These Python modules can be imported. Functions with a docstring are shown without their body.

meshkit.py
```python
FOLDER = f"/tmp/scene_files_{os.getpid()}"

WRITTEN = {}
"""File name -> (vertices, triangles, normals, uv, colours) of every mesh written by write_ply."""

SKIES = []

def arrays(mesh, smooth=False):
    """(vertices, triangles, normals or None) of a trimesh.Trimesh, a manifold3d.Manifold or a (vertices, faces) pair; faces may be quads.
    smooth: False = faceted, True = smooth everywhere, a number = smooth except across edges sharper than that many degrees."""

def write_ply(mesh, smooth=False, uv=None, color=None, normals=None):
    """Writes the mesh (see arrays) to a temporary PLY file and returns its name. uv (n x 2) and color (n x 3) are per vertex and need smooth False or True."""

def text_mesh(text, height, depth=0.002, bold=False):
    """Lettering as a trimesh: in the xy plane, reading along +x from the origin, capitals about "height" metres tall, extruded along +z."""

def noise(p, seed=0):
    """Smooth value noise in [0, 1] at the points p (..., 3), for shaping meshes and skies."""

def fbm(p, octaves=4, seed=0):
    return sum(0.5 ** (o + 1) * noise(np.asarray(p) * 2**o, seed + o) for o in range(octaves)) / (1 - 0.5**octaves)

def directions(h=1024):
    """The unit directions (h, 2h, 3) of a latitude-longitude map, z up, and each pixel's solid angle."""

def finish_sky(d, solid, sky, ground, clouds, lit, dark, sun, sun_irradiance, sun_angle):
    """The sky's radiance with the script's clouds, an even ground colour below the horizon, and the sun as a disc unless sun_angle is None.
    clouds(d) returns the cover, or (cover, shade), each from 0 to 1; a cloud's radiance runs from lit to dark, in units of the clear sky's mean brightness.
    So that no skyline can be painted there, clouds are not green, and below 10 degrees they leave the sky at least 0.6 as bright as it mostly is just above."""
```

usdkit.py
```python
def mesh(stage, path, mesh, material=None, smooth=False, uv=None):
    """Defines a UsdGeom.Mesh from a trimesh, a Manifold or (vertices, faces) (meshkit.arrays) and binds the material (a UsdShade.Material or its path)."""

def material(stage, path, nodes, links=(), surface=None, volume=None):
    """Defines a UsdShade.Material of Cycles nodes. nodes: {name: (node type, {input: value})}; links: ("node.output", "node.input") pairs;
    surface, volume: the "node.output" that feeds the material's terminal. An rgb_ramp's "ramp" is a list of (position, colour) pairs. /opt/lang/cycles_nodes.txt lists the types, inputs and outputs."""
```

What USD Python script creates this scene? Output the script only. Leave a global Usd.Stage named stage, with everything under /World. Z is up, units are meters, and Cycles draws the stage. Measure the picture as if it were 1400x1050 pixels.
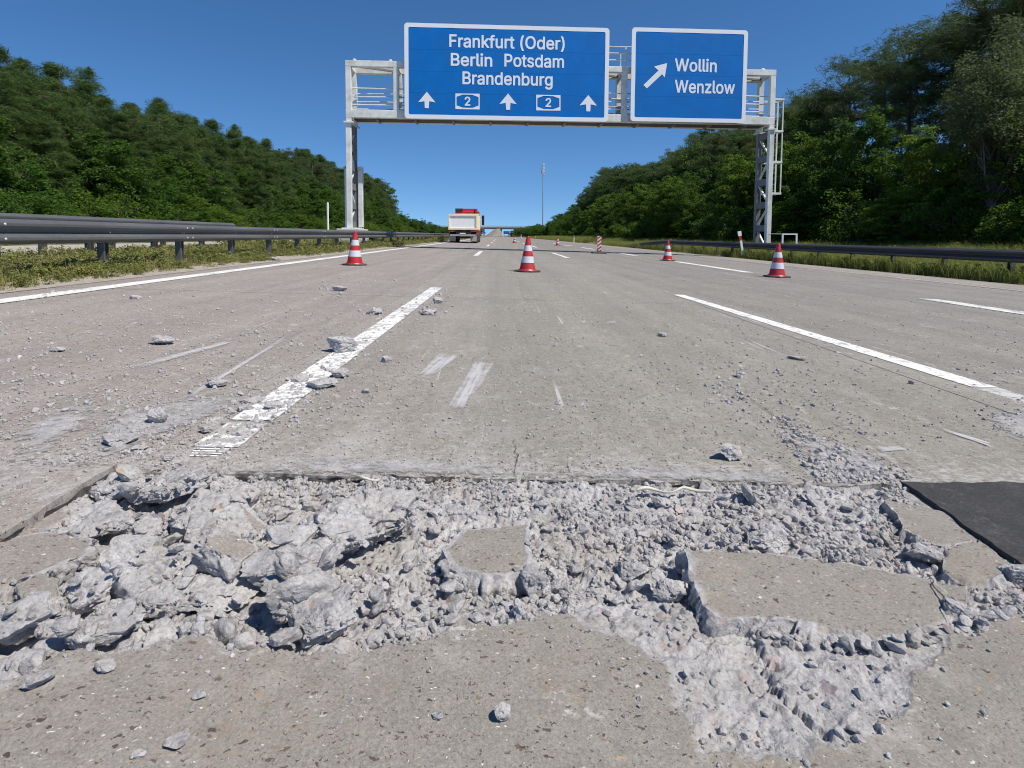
import math
import numpy as np, trimesh, usdkit, meshkit
from scipy.spatial import cKDTree, ConvexHull
from scipy.ndimage import distance_transform_edt, gaussian_filter
from shapely.geometry import Polygon, Point
from shapely import contains_xy
from pxr import Usd, UsdGeom, UsdLux, UsdShade, Gf, Sdf, Vt

stage = Usd.Stage.CreateInMemory()
UsdGeom.SetStageUpAxis(stage, 'Z')
UsdGeom.Xform.Define(stage, '/World')
PI = math.pi

# ------------------------------------------------------------------ camera, sky, sun, exposure
F, CX, CY, HC = 750.0, 700.0, 367.0, 0.78        # focal length and axis in pixels of a 1400 x 1050 frame, eye height
PITCH, YAW, ROLL = math.atan(45 / F), math.atan(16 / F), math.radians(0.35)
SUN_EL, SUN_AZ = math.radians(57), math.radians(121)   # azimuth from +y (ahead) clockwise to +x (right)
SUN_POWER, SKY_POWER, EXPOSURE = 1.25, 0.112, 0.24
fwd = np.array([math.sin(YAW) * math.cos(PITCH), math.cos(YAW) * math.cos(PITCH), -math.sin(PITCH)])
_r = np.array([math.cos(YAW), -math.sin(YAW), 0.0]); _u = np.cross(_r, fwd)
right = math.cos(ROLL) * _r + math.sin(ROLL) * _u
up = -math.sin(ROLL) * _r + math.cos(ROLL) * _u
EYE = np.array([0, 0, HC])
cam = UsdGeom.Camera.Define(stage, '/World/camera')
m = Gf.Matrix4d(*right, 0, *up, 0, *(-fwd), 0, *EYE, 1)
cam.AddTransformOp().Set(m)
cam.CreateHorizontalApertureAttr(36.0); cam.CreateVerticalApertureAttr(27.0)
cam.CreateFocalLengthAttr(36.0 * F / 1400)
cam.CreateVerticalApertureOffsetAttr(-(525 - CY) / 1400 * 36.0)
cam.CreateHorizontalApertureOffsetAttr(0.0)
cam.CreateClippingRangeAttr(Gf.Vec2f(0.05, 20000)); cam.CreateFStopAttr(0.0)
cam.CreateExposureAttr(EXPOSURE)
sun_dir = np.array([math.sin(SUN_AZ) * math.cos(SUN_EL), math.cos(SUN_AZ) * math.cos(SUN_EL), math.sin(SUN_EL)])
dome = UsdLux.DomeLight.Define(stage, '/World/sky')
sky_mat = usdkit.material(stage, '/World/Looks/sky', {
    'way': ('texture_coordinate', {}), 'lift': ('mapping', {'mapping_type': 'point', 'location': (0, 0, 0.088)}), 'unit': ('vector_math', {'math_type': 'normalize'}),
    'sky': ('sky_texture', {'sky_type': 'single_scattering', 'sun_disc': False, 'sun_elevation': SUN_EL, 'sun_rotation': math.atan2(sun_dir[0], sun_dir[1]),
                            'air_density': 1.0, 'aerosol_density': 0.1, 'ozone_density': 4.0, 'altitude': 2000.0}),
    'sat': ('hsv', {'saturation': 1.2, 'fac': 1.0}),
    'bg': ('background_shader', {'strength': SKY_POWER})},
    [('way.generated', 'lift.vector'), ('lift.vector', 'unit.vector1'), ('unit.vector', 'sky.vector'), ('sky.color', 'sat.color'), ('sat.color', 'bg.color')], surface='bg.background')
UsdShade.MaterialBindingAPI.Apply(dome.GetPrim()).Bind(sky_mat)
dome.GetPrim().SetCustomDataByKey('kind', 'structure')
sun = UsdLux.DistantLight.Define(stage, '/World/sun')
zc = sun_dir; xc = np.cross([0, 0, 1.0], zc); xc /= np.linalg.norm(xc); yc = np.cross(zc, xc)
sun.AddTransformOp().Set(Gf.Matrix4d(*xc, 0, *yc, 0, *zc, 0, 0, 0, 0, 1))
sun.CreateNormalizeAttr(True); sun.CreateIntensityAttr(SUN_POWER); sun.CreateAngleAttr(0.53); sun.CreateColorAttr(Gf.Vec3f(1.0, 0.93, 0.83))

# ------------------------------------------------------------------ helpers
FALL = 0.023                                       # the carriageway falls to the right by 2.3 per cent
def zroad(x): return -FALL * np.asarray(x, float)
def ray(px, py):
    d = fwd * F + right * (px - CX) - up * (py - CY)
    return d / np.linalg.norm(d)
def ground(px, py, h=0.0):
    """Where the sight line through a pixel of the photograph meets the carriageway, raised by h."""
    d = ray(px, py); t = (h - FALL * EYE[0] - EYE[2]) / (d[2] + FALL * d[0])
    return EYE + t * d
def gxy(px, py): return ground(px, py)[:2]
def project(p):
    v = np.asarray(p, float) - EYE; z = v @ fwd
    return CX + F * (v @ right) / z, CY - F * (v @ up) / z

USED = {}
def fresh_path(name, parent='/World'):
    k = (parent, name); n = USED.get(k, 0); USED[k] = n + 1
    return f'{parent}/{name}' if n == 0 else f'{parent}/{name}_{n:03d}'
def tag(prim, label=None, cat=None, group=None, kind=None):
    for k, v in (('label', label), ('category', cat), ('group', group), ('kind', kind)):
        if v: prim.SetCustomDataByKey(k, v)
    return prim
def obj(name, mesh, mat, parent=None, smooth=False, attrs=None, **tags):
    path = fresh_path(name, str(parent.GetPath()) if parent else '/World')
    g = usdkit.mesh(stage, path, mesh, mat, smooth=smooth)
    for k, v in (attrs or {}).items():
        UsdGeom.PrimvarsAPI(g).CreatePrimvar(k, Sdf.ValueTypeNames.FloatArray, 'vertex').Set(Vt.FloatArray.FromNumpy(np.asarray(v, np.float32)))
    return tag(g.GetPrim(), **tags)
def xf(loc=(0, 0, 0), rz=0.0, scale=(1, 1, 1), rx=0.0, ry=0.0):
    M = trimesh.transformations.euler_matrix(rx, ry, rz, 'sxyz'); M[:3, :3] = M[:3, :3] @ np.diag(scale); M[:3, 3] = loc
    return Gf.Matrix4d(*[float(a) for a in M.T.ravel()])
def thing(name, label, cat, loc=(0, 0, 0), rz=0.0, group=None, kind=None, M=None):
    x = UsdGeom.Xform.Define(stage, fresh_path(name)); x.AddTransformOp().Set(M or xf(loc, rz))
    return tag(x.GetPrim(), label, cat, group, kind)
def dup(first, M, label=None, group=None, name=None):
    x = UsdGeom.Xform.Define(stage, fresh_path(name or first.GetName().rstrip('0123456789').rstrip('_')))
    x.GetPrim().GetReferences().AddInternalReference(first.GetPath())
    x.GetPrim().SetInstanceable(True)
    x.ClearXformOpOrder(); x.AddTransformOp().Set(M)
    was = first.GetCustomData()
    return tag(x.GetPrim(), label or was.get('label'), was.get('category'), group or was.get('group'))
cat = trimesh.util.concatenate
def box(x0, x1, y0, y1, z0, z1, bevel=0.0):
    if bevel <= 0:
        b = trimesh.creation.box([x1 - x0, y1 - y0, z1 - z0]); b.apply_translation([(x0 + x1) / 2, (y0 + y1) / 2, (z0 + z1) / 2]); return b
    b = bevel; pts = []
    for sx in (0, 1):
        for sy in (0, 1):
            for sz in (0, 1):
                X, Y, Z = (x0, x1)[sx], (y0, y1)[sy], (z0, z1)[sz]; dx, dy, dz = b * (1 - 2 * sx), b * (1 - 2 * sy), b * (1 - 2 * sz)
                pts += [(X + dx, Y + dy, Z), (X + dx, Y, Z + dz), (X, Y + dy, Z + dz)]
    return trimesh.convex.convex_hull(np.array(pts))
def bar(a, b, w, h=None, upv=(0, 0, 1)):
    """A square bar from a to b."""
    a, b = np.array(a, float), np.array(b, float); d = b - a; L = np.linalg.norm(d); d /= L
    u = np.cross(np.array(upv, float), d)
    if np.linalg.norm(u) < 1e-6: u = np.cross([1.0, 0, 0], d)
    u /= np.linalg.norm(u); v = np.cross(d, u)
    m = box(-w / 2, w / 2, -(h or w) / 2, (h or w) / 2, 0, L)
    T = np.eye(4); T[:3, 0], T[:3, 1], T[:3, 2], T[:3, 3] = u, v, d, a; m.apply_transform(T); return m
def tube(pts, r, sides=8):
    pts = np.asarray(pts, float); t = np.gradient(pts, axis=0); t /= np.linalg.norm(t, axis=1, keepdims=True) + 1e-12
    ref = np.where(np.abs(t[:, 2:]) < 0.9, [0, 0, 1.0], [1.0, 0, 0]); a = np.cross(t, ref); a /= np.linalg.norm(a, axis=1, keepdims=True); b = np.cross(t, a)
    ang = np.arange(sides) * 2 * PI / sides; R = np.broadcast_to(r, (len(pts),))[:, None, None]
    v = (pts[:, None] + R * (np.cos(ang)[None, :, None] * a[:, None] + np.sin(ang)[None, :, None] * b[:, None])).reshape(-1, 3)
    f = []
    for i in range(len(pts) - 1):
        for j in range(sides):
            p, q = i * sides + j, i * sides + (j + 1) % sides
            f += [[p, p + sides, q + sides], [p, q + sides, q]]
    n = len(v); v = np.vstack([v, pts[0], pts[-1]]); e = (len(pts) - 1) * sides
    for j in range(sides): f += [[n, j, (j + 1) % sides], [n + 1, e + (j + 1) % sides, e + j]]
    m = trimesh.Trimesh(v, f, process=False); m.invert(); return m
def lathe(profile, n=32):
    return trimesh.creation.revolve(np.array(profile, float), sections=n)
def prism(poly, depth):
    return trimesh.creation.extrude_polygon(poly, depth, engine='earcut')

class G:
    """A small builder for material graphs: a string 'node.output' given for an input makes a link."""
    def __init__(s): s.n, s.l, s.i = {}, [], 0
    def __call__(s, kind, out, **kw):
        name = f'{kind}_{s.i}'; s.i += 1; inp = {}
        for k, v in kw.items():
            if isinstance(v, str) and '.' in v: s.l.append((v, f'{name}.{k}'))
            else: inp[k] = v
        s.n[name] = (kind, inp); return f'{name}.{out}'
    def ramp(s, fac, *stops): return s('rgb_ramp', 'color', fac=fac, ramp=[(p, c if np.ndim(c) else (c, c, c)) for p, c in stops])
    def mix(s, fac, a, b, kind='mix'): return s('mix', 'color', mix_type=kind, fac=fac, color1=a, color2=b)
    def mul(s, a, b): return s.mix(1.0, a, b, 'multiply')
    def noise(s, vec, scale, detail=3, rough=0.5, out='fac', dist=0.0): return s('noise_texture', out, vector=vec, scale=scale, detail=detail, roughness=rough, distortion=dist)
    def math(s, op, a, b=0.0, clamp=False): return s('math', 'value', math_type=op, value1=a, value2=b, use_clamp=clamp)
    def map(s, vec, scale=(1, 1, 1), rot=(0, 0, 0)): return s('mapping', 'vector', mapping_type='point', vector=vec, scale=scale, rotation=rot)
    def done(s, name, surf): return usdkit.material(stage, '/World/Looks/' + name, s.n, s.l, surface=surf)
    def pbr(s, name, color, rough=0.6, metal=0.0, height=None, hdist=0.002, hstr=1.0, **kw):
        args = dict(base_color=color, roughness=rough, metallic=metal, **kw)
        if height: args['normal'] = s('bump', 'normal', height=height, strength=hstr, distance=hdist)
        return s.done(name, s('principled_bsdf', 'BSDF', **args))

def plain(name, color, rough=0.5, metal=0.0, var=0.12, scale=6.0, dirt=None, **kw):
    g = G(); p = g('geometry', 'position'); n = g.noise(p, scale, 5, 0.65)
    c = g.mul(color, g.ramp(n, (0.25, 1 - var), (0.75, 1 + var)))
    if dirt: c = g.mix(g.ramp(g.noise(p, scale * 0.6, 6, 0.7), (0.45, 0.0), (0.75, 0.8)), c, dirt)
    return g.pbr(name, c, rough, metal, height=g.noise(p, scale * 12, 3), hdist=0.001, **kw)

# ---------------- concrete materials
def weathered(g, p):
    x = g('separate_xyz', 'x', vector=p)
    tone = g.ramp(g.math('add', g.math('multiply', g.math('add', x, 6.0), 1 / 20.0), g.math('multiply', g.math('subtract', g.noise(p, 0.8, 3), 0.5), 0.10)),
                  (0.0, (.335, .292, .262)), (0.22, (.325, .288, .258)), (0.30, (.300, .277, .240)), (0.40, (.292, .270, .236)), (0.47, (.262, .244, .218)), (0.78, (.262, .246, .226)), (0.84, (.335, .298, .265)), (1.0, (.335, .298, .265)))
    c = g.mul(g.mul(tone, (.79, .80, .80)), g.ramp(g.noise(p, 1.3, 5, 0.6), (0.25, .88), (0.75, 1.09)))
    c = g.mul(c, g.ramp(g.noise(p, 14.0, 5, 0.65), (0.25, .88), (0.75, 1.10)))
    c = g.mul(c, g.ramp(g.noise(p, 150.0, 4, 0.7), (0.30, .72), (0.70, 1.22)))
    c = g.mul(c, g.ramp(g.noise(p, 320.0, 4, 0.8), (0.33, .70), (0.66, 1.22)))
    stretch = g.map(p, (1.0, 1.6, 1.0), (0, 0, 0.5))
    for sc, lo, hi, rad in ((62.0, .17, .990, .27), (150.0, .20, .95, .30)):
        wob = g.mix(0.03, stretch, g.noise(p, 90.0, 3, out='color'), 'add')
        d = g('voronoi_texture', 'distance', vector=wob, scale=sc); col = g('voronoi_texture', 'color', vector=wob, scale=sc)
        r = g('separate_color', 'r', color=col); gg = g('separate_color', 'g', color=col)
        inside = g.math('less_than', d, g.math('multiply', gg, rad * 1.7))
        stone = g.ramp(r, (0.0, (.045, .038, .033)), (lo, (.12, .09, .07)), (lo + .015, (.34, .24, .15)), (lo + .03, (.3, .28, .25)), (hi, (.3, .28, .25)), (hi + .02, (.44, .42, .40)), (1.0, (.62, .60, .57)))
        on = g.math('add', g.math('less_than', r, lo + .025), g.math('greater_than', r, hi + .01), True)
        c = g.mix(g.math('multiply', inside, on), c, stone)
    return c
def broken(g, p):
    c = g.ramp(g.noise(p, 9.0, 5, 0.65), (0.28, (.32, .311, .309)), (0.5, (.405, .396, .393)), (0.72, (.50, .492, .488)))
    c = g.mix(g.ramp(g.noise(p, 4.0, 3, 0.6), (0.50, 0.0), (0.68, 0.5)), c, (.36, .33, .285))
    c = g.mul(c, g.ramp(g.noise(p, 60.0, 5, 0.75), (0.28, .70), (0.70, 1.18)))
    c = g.mul(c, g.ramp(g.noise(p, 140.0, 5, 0.85), (0.34, .55), (0.47, 1.0), (0.7, 1.12)))
    wob = g.mix(0.02, p, g.noise(p, 60.0, 2, out='color'), 'add')
    for sc, lo, amt in ((30.0, .15, .85), (75.0, .18, .6)):
        d = g('voronoi_texture', 'distance', vector=wob, scale=sc); col = g('voronoi_texture', 'color', vector=wob, scale=sc)
        r = g('separate_color', 'r', color=col); gg = g('separate_color', 'g', color=col)
        stone = g.ramp(r, (0.0, (.44, .31, .18)), (.014, (.42, .31, .20)), (.018, (.20, .165, .19)), (lo, (.26, .24, .27)), (.86, (.30, .27, .255)), (1.0, (.46, .36, .33)))
        on = g.math('add', g.math('less_than', r, lo), g.math('greater_than', r, .90), True)
        c = g.mix(g.math('multiply', g.math('multiply', g.math('less_than', d, g.math('multiply', gg, .48)), on), amt), c, stone)
    return c
def rough_height(g, p):
    return g.math('add', g.noise(p, 160.0, 5, 0.7), g.math('multiply', g.noise(p, 45.0, 4, 0.6), 0.8))

def road_material():
    g = G(); p = g('geometry', 'position'); c = weathered(g, p)
    x = g('separate_xyz', 'x', vector=p); y = g('separate_xyz', 'y', vector=p)
    c = g.mul(c, (1.12, 1.125, 1.115))
    c = g.mul(c, g.ramp(g.noise(g.map(p, (1, .7, 1)), 38.0, 5, 0.8), (0.32, .78), (0.66, 1.16)))
    # darker wheel tracks and drag marks along the lanes
    c = g.mul(c, g.ramp(g.noise(g.map(p, (2.2, 0.05, 1)), 1.0, 5, 0.65), (0.32, .84), (0.62, 1.05)))
    # grey concrete dust: thickest along the joint and around the hole
    far = g.math('divide', 1.0, g.math('add', g.math('multiply', g('vector_math', 'value', math_type='distance', vector1=p, vector2=(-0.3, 1.35, 0)), 0.55), 0.45))
    dn = g.math('add', g.noise(g.map(p, (1, 0.6, 1)), 3.0, 6, 0.72), g.math('multiply', far, 0.16))
    c = g.mix(g.ramp(dn, (0.66, 0.0), (0.92, 0.55)), c, (.40, .39, .385))
    ay = g.math('absolute', g.math('subtract', y, 1.72))
    edge = g('map_range', 'result', value=ay, from_min=0.0, from_max=0.5, to_min=0.22, to_max=0.0, clamp=True)
    c = g.mix(g.ramp(g.math('add', g.noise(g.map(p, (1, 1.5, 1)), 26.0, 5, 0.78), edge), (0.64, 0.0), (0.80, 0.7)), c, (.41, .40, .39))
    c = g.mix(g.ramp(g.math('add', g.noise(g.map(p, (1, 2.0, 1)), 34.0, 5, 0.75), g('map_range', 'result', value=ay, from_min=0.0, from_max=0.09, to_min=0.22, to_max=0.0, clamp=True)), (0.66, 0.0), (0.76, 0.8)), c, (.095, .088, .078))
    # white flecks and long scratches
    fl = g.math('multiply', g.ramp(g.noise(g.map(p, (1, 0.55, 1), (0, 0, .35)), 13.0, 5, 0.68), (0.60, 0.0), (0.69, 1.0)), g.ramp(g.noise(p, 1.1, 4, .6), (0.36, 0.0), (0.60, 0.85)))
    c = g.mix(fl, c, (.45, .44, .43))
    sc = g.math('multiply', g.ramp(g.noise(g.map(p, (30, 0.9, 1), (0, 0, 0.10)), 1.0, 2, 0.5), (0.67, 0.0), (0.72, 0.5)), g.ramp(g.noise(p, 0.55, 3), (0.46, 0.0), (0.58, 1.0)))
    c = g.mix(sc, c, (.56, .55, .54))
    return g.pbr('road_concrete', c, 0.85, height=rough_height(g, p), hdist=0.0016, hstr=0.8)
def broken_material(name, brown=0.0):
    g = G(); p = g('geometry', 'position'); w = g('attribute', 'fac', attribute='weather')
    c = g.mix(w, broken(g, p), weathered(g, p))
    # loose pale dust on the outer, intact surface
    dust = g.math('multiply', g.ramp(g.noise(p, 7.0, 6, 0.7), (0.55, 0.0), (0.78, 1.0)), g('attribute', 'fac', attribute='dust'))
    c = g.mix(dust, c, (.44, .43, .42))
    bruise = g.math('multiply', g.ramp(g.noise(p, 6.5, 3, 0.6), (0.60, 0.0), (0.68, 1.0)), g.ramp(g.noise(p, 55.0, 4, 0.7), (0.50, 0.0), (0.62, 0.9)))
    c = g.mix(g.math('multiply', bruise, w), c, (.50, .49, .47))
    c = g.mix(g.math('multiply', g.math('multiply', g.ramp(g.noise(p, 3.1, 4, 0.6), (0.52, 0.0), (0.66, .45)), g.ramp(g.noise(p, 40.0, 4, .7), (.45, 0.), (.6, 1.))), w), c, (.26, .19, .13))
    peb = g('voronoi_texture', 'distance', vector=g.mix(0.02, p, g.noise(p, 50.0, 2, out='color'), 'add'), scale=42.0)
    h = g.math('multiply', g.math('subtract', rough_height(g, p), g.math('multiply', peb, g('mix_float', 'result', fac=w, a=.75, b=0.0))), g('mix_float', 'result', fac=w, a=3.2, b=0.7))
    return g.pbr(name, c, 0.88, height=h, hdist=0.002, hstr=0.9)
M_ROAD = road_material()
M_BROKEN = broken_material('broken_concrete')

def asphalt_material():
    g = G(); p = g('geometry', 'position')
    c = g.ramp(g.noise(p, 220.0, 4, 0.7), (0.3, (.016, .016, .0165)), (0.7, (.055, .054, .053)))
    c = g.mix(g.math('multiply', g.ramp(g.noise(p, 3.0, 5, 0.7), (0.45, 0.0), (0.7, .45)), g.ramp(g.noise(p, 90.0, 4, 0.8), (0.42, 0.0), (0.6, 1.0))), c, (.20, .195, .19))
    c = g.mix(g.ramp(g.noise(p, 26.0, 5, 0.75), (0.57, 0.0), (0.72, 0.55)), c, (.17, .165, .16))
    h = g.math('add', g.noise(p, 110.0, 5, 0.8), g.noise(p, 30.0, 4, .6)); c = g.mix(g.ramp(g.noise(p, 170.0, 3, .7), (.62, 0.), (.68, .8)), c, (.16, .155, .15))
    return g.pbr('asphalt', c, 0.8, height=h, hdist=0.006, hstr=1.0)
M_ASPHALT = asphalt_material()
def marking_material(name, wear, ribs=0.0):
    g = G(); p = g('geometry', 'position')
    n = g.math('add', g.noise(g.map(p, (1, .8, 1)), 26.0, 6, 0.72), g.math('multiply', g.noise(p, 3.0, 3), 0.35))
    c = g.mix(g.ramp(n, (0.72 - wear, 0.0), (0.80 - wear, 1.0)), (.74, .735, .71), (.36, .35, .335))
    c = g.mul(c, g.ramp(g.noise(p, 8.0, 4), (0.3, .86), (0.7, 1.04)))
    return g.pbr(name, c, 0.6, height=g.noise(p, 120.0, 3), hdist=0.0015)
M_MARK = marking_material('white_marking', 0.02); M_MARK_WORN = marking_material('worn_white_marking', 0.055); M_MARK_RIB = marking_material('ribbed_marking', 0.08); M_MARK_FAINT = marking_material('faint_marking', 0.16)

def soil_material():
    g = G(); p = g('geometry', 'position')
    c = g.ramp(g.noise(p, 1.5, 6, 0.7), (0.3, (.10, .095, .045)), (0.5, (.16, .14, .075)), (0.7, (.22, .185, .12)))
    c = g.mul(c, g.ramp(g.noise(p, 30.0, 5, .7), (0.3, .7), (0.7, 1.2)))
    return g.pbr('soil_and_grass', c, 0.95, height=g.noise(p, 25.0, 5), hdist=0.03)
M_SOIL = soil_material()
M_DUSTY = plain('dusty_shoulder', (.30, .265, .225), 0.95, var=0.25, scale=9.0)
def steel_material(name, col, metal=0.55, rough=0.48, band=0.3):
    g = G(); p = g('geometry', 'position')
    c = g.mul(col, g.ramp(g.noise(g.map(p, (1, .25, 1)), 3.0, 6, 0.7), (0.25, 1 - band), (0.75, 1 + band * .6)))
    c = g.mul(c, g.ramp(g('voronoi_texture', 'distance', vector=p, scale=40.0), (0.0, .9), (0.6, 1.06)))
    r = g.ramp(g.noise(p, 12.0, 4), (0.3, rough - .1), (0.7, rough + .14))
    return g.pbr(name, c, r, metal)
M_STEEL = steel_material('weathered_galvanised_steel', (.135, .137, .137), 0.35, 0.46)
M_STEEL_DARK = steel_material('dark_galvanised_steel', (.075, .075, .075), 0.3, 0.5)
M_STEEL_BRIGHT = steel_material('bright_galvanised_steel', (.55, .56, .56), 0.35, 0.5, 0.10)
M_GANTRY = plain('gantry_paint', (.66, .68, .65), 0.5, 0.0, var=0.08, scale=2.5, dirt=(.34, .33, .29))
M_GANTRY_SHADE = plain('grey_steel_plate', (.17, .17, .165), 0.55, 0.2, var=0.1, scale=2.5)  # darker gantry steel with shade put into the colour; also plain grey parts
M_SIGN_BLUE = plain('sign_blue', (.0005, .140, .47), 0.5, var=0.10, scale=1.3, dirt=(.010, .125, .38), specular_ior_level=0.2)
M_SIGN_WHITE = plain('sign_white', (.74, .76, .79), 0.4, var=0.03, scale=1.5)
M_RED = plain('cone_red', (.42, .016, .020), 0.42, var=0.10, scale=9.0, dirt=(.36, .07, .06))
M_CONE_WHITE = plain('cone_white', (.56, .58, .62), 0.35, var=0.06, scale=12.0, dirt=(.5, .5, .5))
M_RUBBER = plain('black_rubber', (.045, .045, .045), 0.75, var=0.2, scale=9.0, dirt=(.16, .15, .14))
M_WHITE = plain('white_plastic', (.76, .76, .74), 0.4, var=0.05)
M_BLACK = plain('black_paint', (.018, .018, .02), 0.45, var=0.1)
M_CREAM = plain('cream_truck_paint', (.78, .72, .52), 0.32, var=0.05)
M_TRUCK_WHITE = plain('white_truck_paint', (.84, .86, .86), 0.3, var=0.05)
M_TRUCK_RED = plain('red_truck_paint', (.55, .022, .04), 0.28, var=0.05)
M_TYRE = plain('tyre', (.035, .035, .036), 0.8, dirt=(.14, .13, .12))
M_FLAP = plain('grey_mudflap', (.36, .35, .33), 0.7)
M_LAMP_RED = plain('red_lamp', (.6, .02, .02), 0.25)
M_CONCRETE_FAR = plain('plain_concrete', (.42, .41, .39), 0.85, var=0.12, scale=1.2)
M_OVERPASS = plain('overpass_concrete', (.26, .265, .27), 0.85, var=0.08, scale=.3)
M_EARTH = plain('dry_earth_bank', (.20, .17, .125), 0.95, var=0.2, scale=.5)
M_CORD = plain('joint_sealant', (.50, .48, .40), 0.8, var=0.2, scale=40.0)
M_MAST = plain('mast_steel', (.30, .31, .32), 0.55, 0.2)
def bark_material(name, a, b, scale=5.0):
    g = G(); p = g('geometry', 'position')
    c = g.ramp(g.noise(g.map(p, (1, 1, .3)), scale, 6, 0.7), (0.3, a), (0.7, b))
    return g.pbr(name, c, 0.9, height=g.noise(g.map(p, (1, 1, .25)), scale * 3, 4), hdist=0.03)
M_BARK = bark_material('dark_bark', (.05, .042, .035), (.13, .11, .09))
M_BARK_PINE = bark_material('pine_bark', (.07, .048, .035), (.16, .105, .07))
M_BARK_BIRCH = bark_material('birch_bark', (.05, .047, .042), (.17, .165, .15), 3.0)
def leaf_material(name, dark, light, trans=0.3, tcol=None):
    g = G(); p = g('geometry', 'position')
    r = g('geometry', 'random_per_island'); o = g('object_info', 'random')
    f = g.math('add', g.math('multiply', r, .55), g.math('multiply', g.noise(p, .7, 3), .5))
    c = g.ramp(f, (0.15, dark), (0.85, light))
    c = g.mul(c, g.ramp(o, (0, (.78, .82, .8)), (1, (1.18, 1.12, 1.0))))
    b = g('principled_bsdf', 'BSDF', base_color=c, roughness=0.6, specular_ior_level=0.25)
    t = g('translucent_bsdf', 'BSDF', color=g.mix(0.5, c, tcol or light))
    return g.done(name, g('mix_closure', 'closure', fac=trans, closure1=b, closure2=t))
M_NEEDLE = leaf_material('pine_needles', (.048, .092, .022), (.145, .215, .062), 0.38)
M_NEEDLE_BLUE = leaf_material('grey_green_needles', (.052, .088, .032), (.148, .192, .078), 0.38)
M_LEAF = leaf_material('dark_leaves', (.046, .115, .017), (.155, .255, .044), 0.48, (.10, .18, .02))
M_LEAF_LIGHT = leaf_material('light_leaves', (.072, .150, .018), (.21, .300, .050), 0.5, (.16, .24, .02))
M_LEAF_BIRCH = leaf_material('birch_leaves', (.075, .10, .044), (.21, .24, .12), 0.4, (.12, .16, .05))
M_GRASS = leaf_material('verge_grass', (.21, .25, .065), (.50, .49, .20), 0.5, (.14, .17, .03))
M_WEED = leaf_material('median_weeds', (.20, .23, .06), (.52, .50, .22), 0.45, (.18, .18, .05))

# ------------------------------------------------------------------ terrain and carriageways
def strip(profile, y0, y1, ny):
    """A sheet with the cross section profile [(x, z)] from y0 to y1."""
    ys = np.linspace(y0, y1, ny) if np.isscalar(ny) else np.array(ny, float)
    P = np.array(profile, float); n = len(P)
    v = np.array([(x, y, z) for y in ys for x, z in P]); f = []
    for i in range(len(ys) - 1):
        for j in range(n - 1):
            a = i * n + j; f.append([a, a + 1, a + n + 1, a + n])
    return v, np.array(f)
PROFILE = [(-3000, .6), (-60, .6), (-30, .35), (-24, .22), (-22.4, .17), (-22.3, -.3), (-10.7, -.3), (-10.6, .17), (-9.6, .22), (-7.6, .24), (-6.2, .2), (-5.62, .135), (-5.36, .10), (-5.30, -.45), (11.85, -.75),
           (11.9, -.285), (12.3, -.27), (13.2, -.22), (16, -.05), (20, .25), (30, .55), (60, .6), (3000, .6)]
obj('ground', strip(PROFILE, -60, 3000, [-60, 0, 60, 200, 430, 900, 3000]), M_SOIL, kind='structure', label='dry grassy ground either side of the motorway')
def zground(x): return float(np.interp(x, [a for a, b in PROFILE if abs(b) < .44 or b > .5], [b for a, b in PROFILE if abs(b) < .44 or b > .5]))
obj('opposite_road', strip([(-22.3, .17), (-10.7, .17)], -60, 430, 2), plain('opposite_road_concrete', (.36, .34, .31), 0.85), kind='structure', label='opposite carriageway beyond the median')
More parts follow.
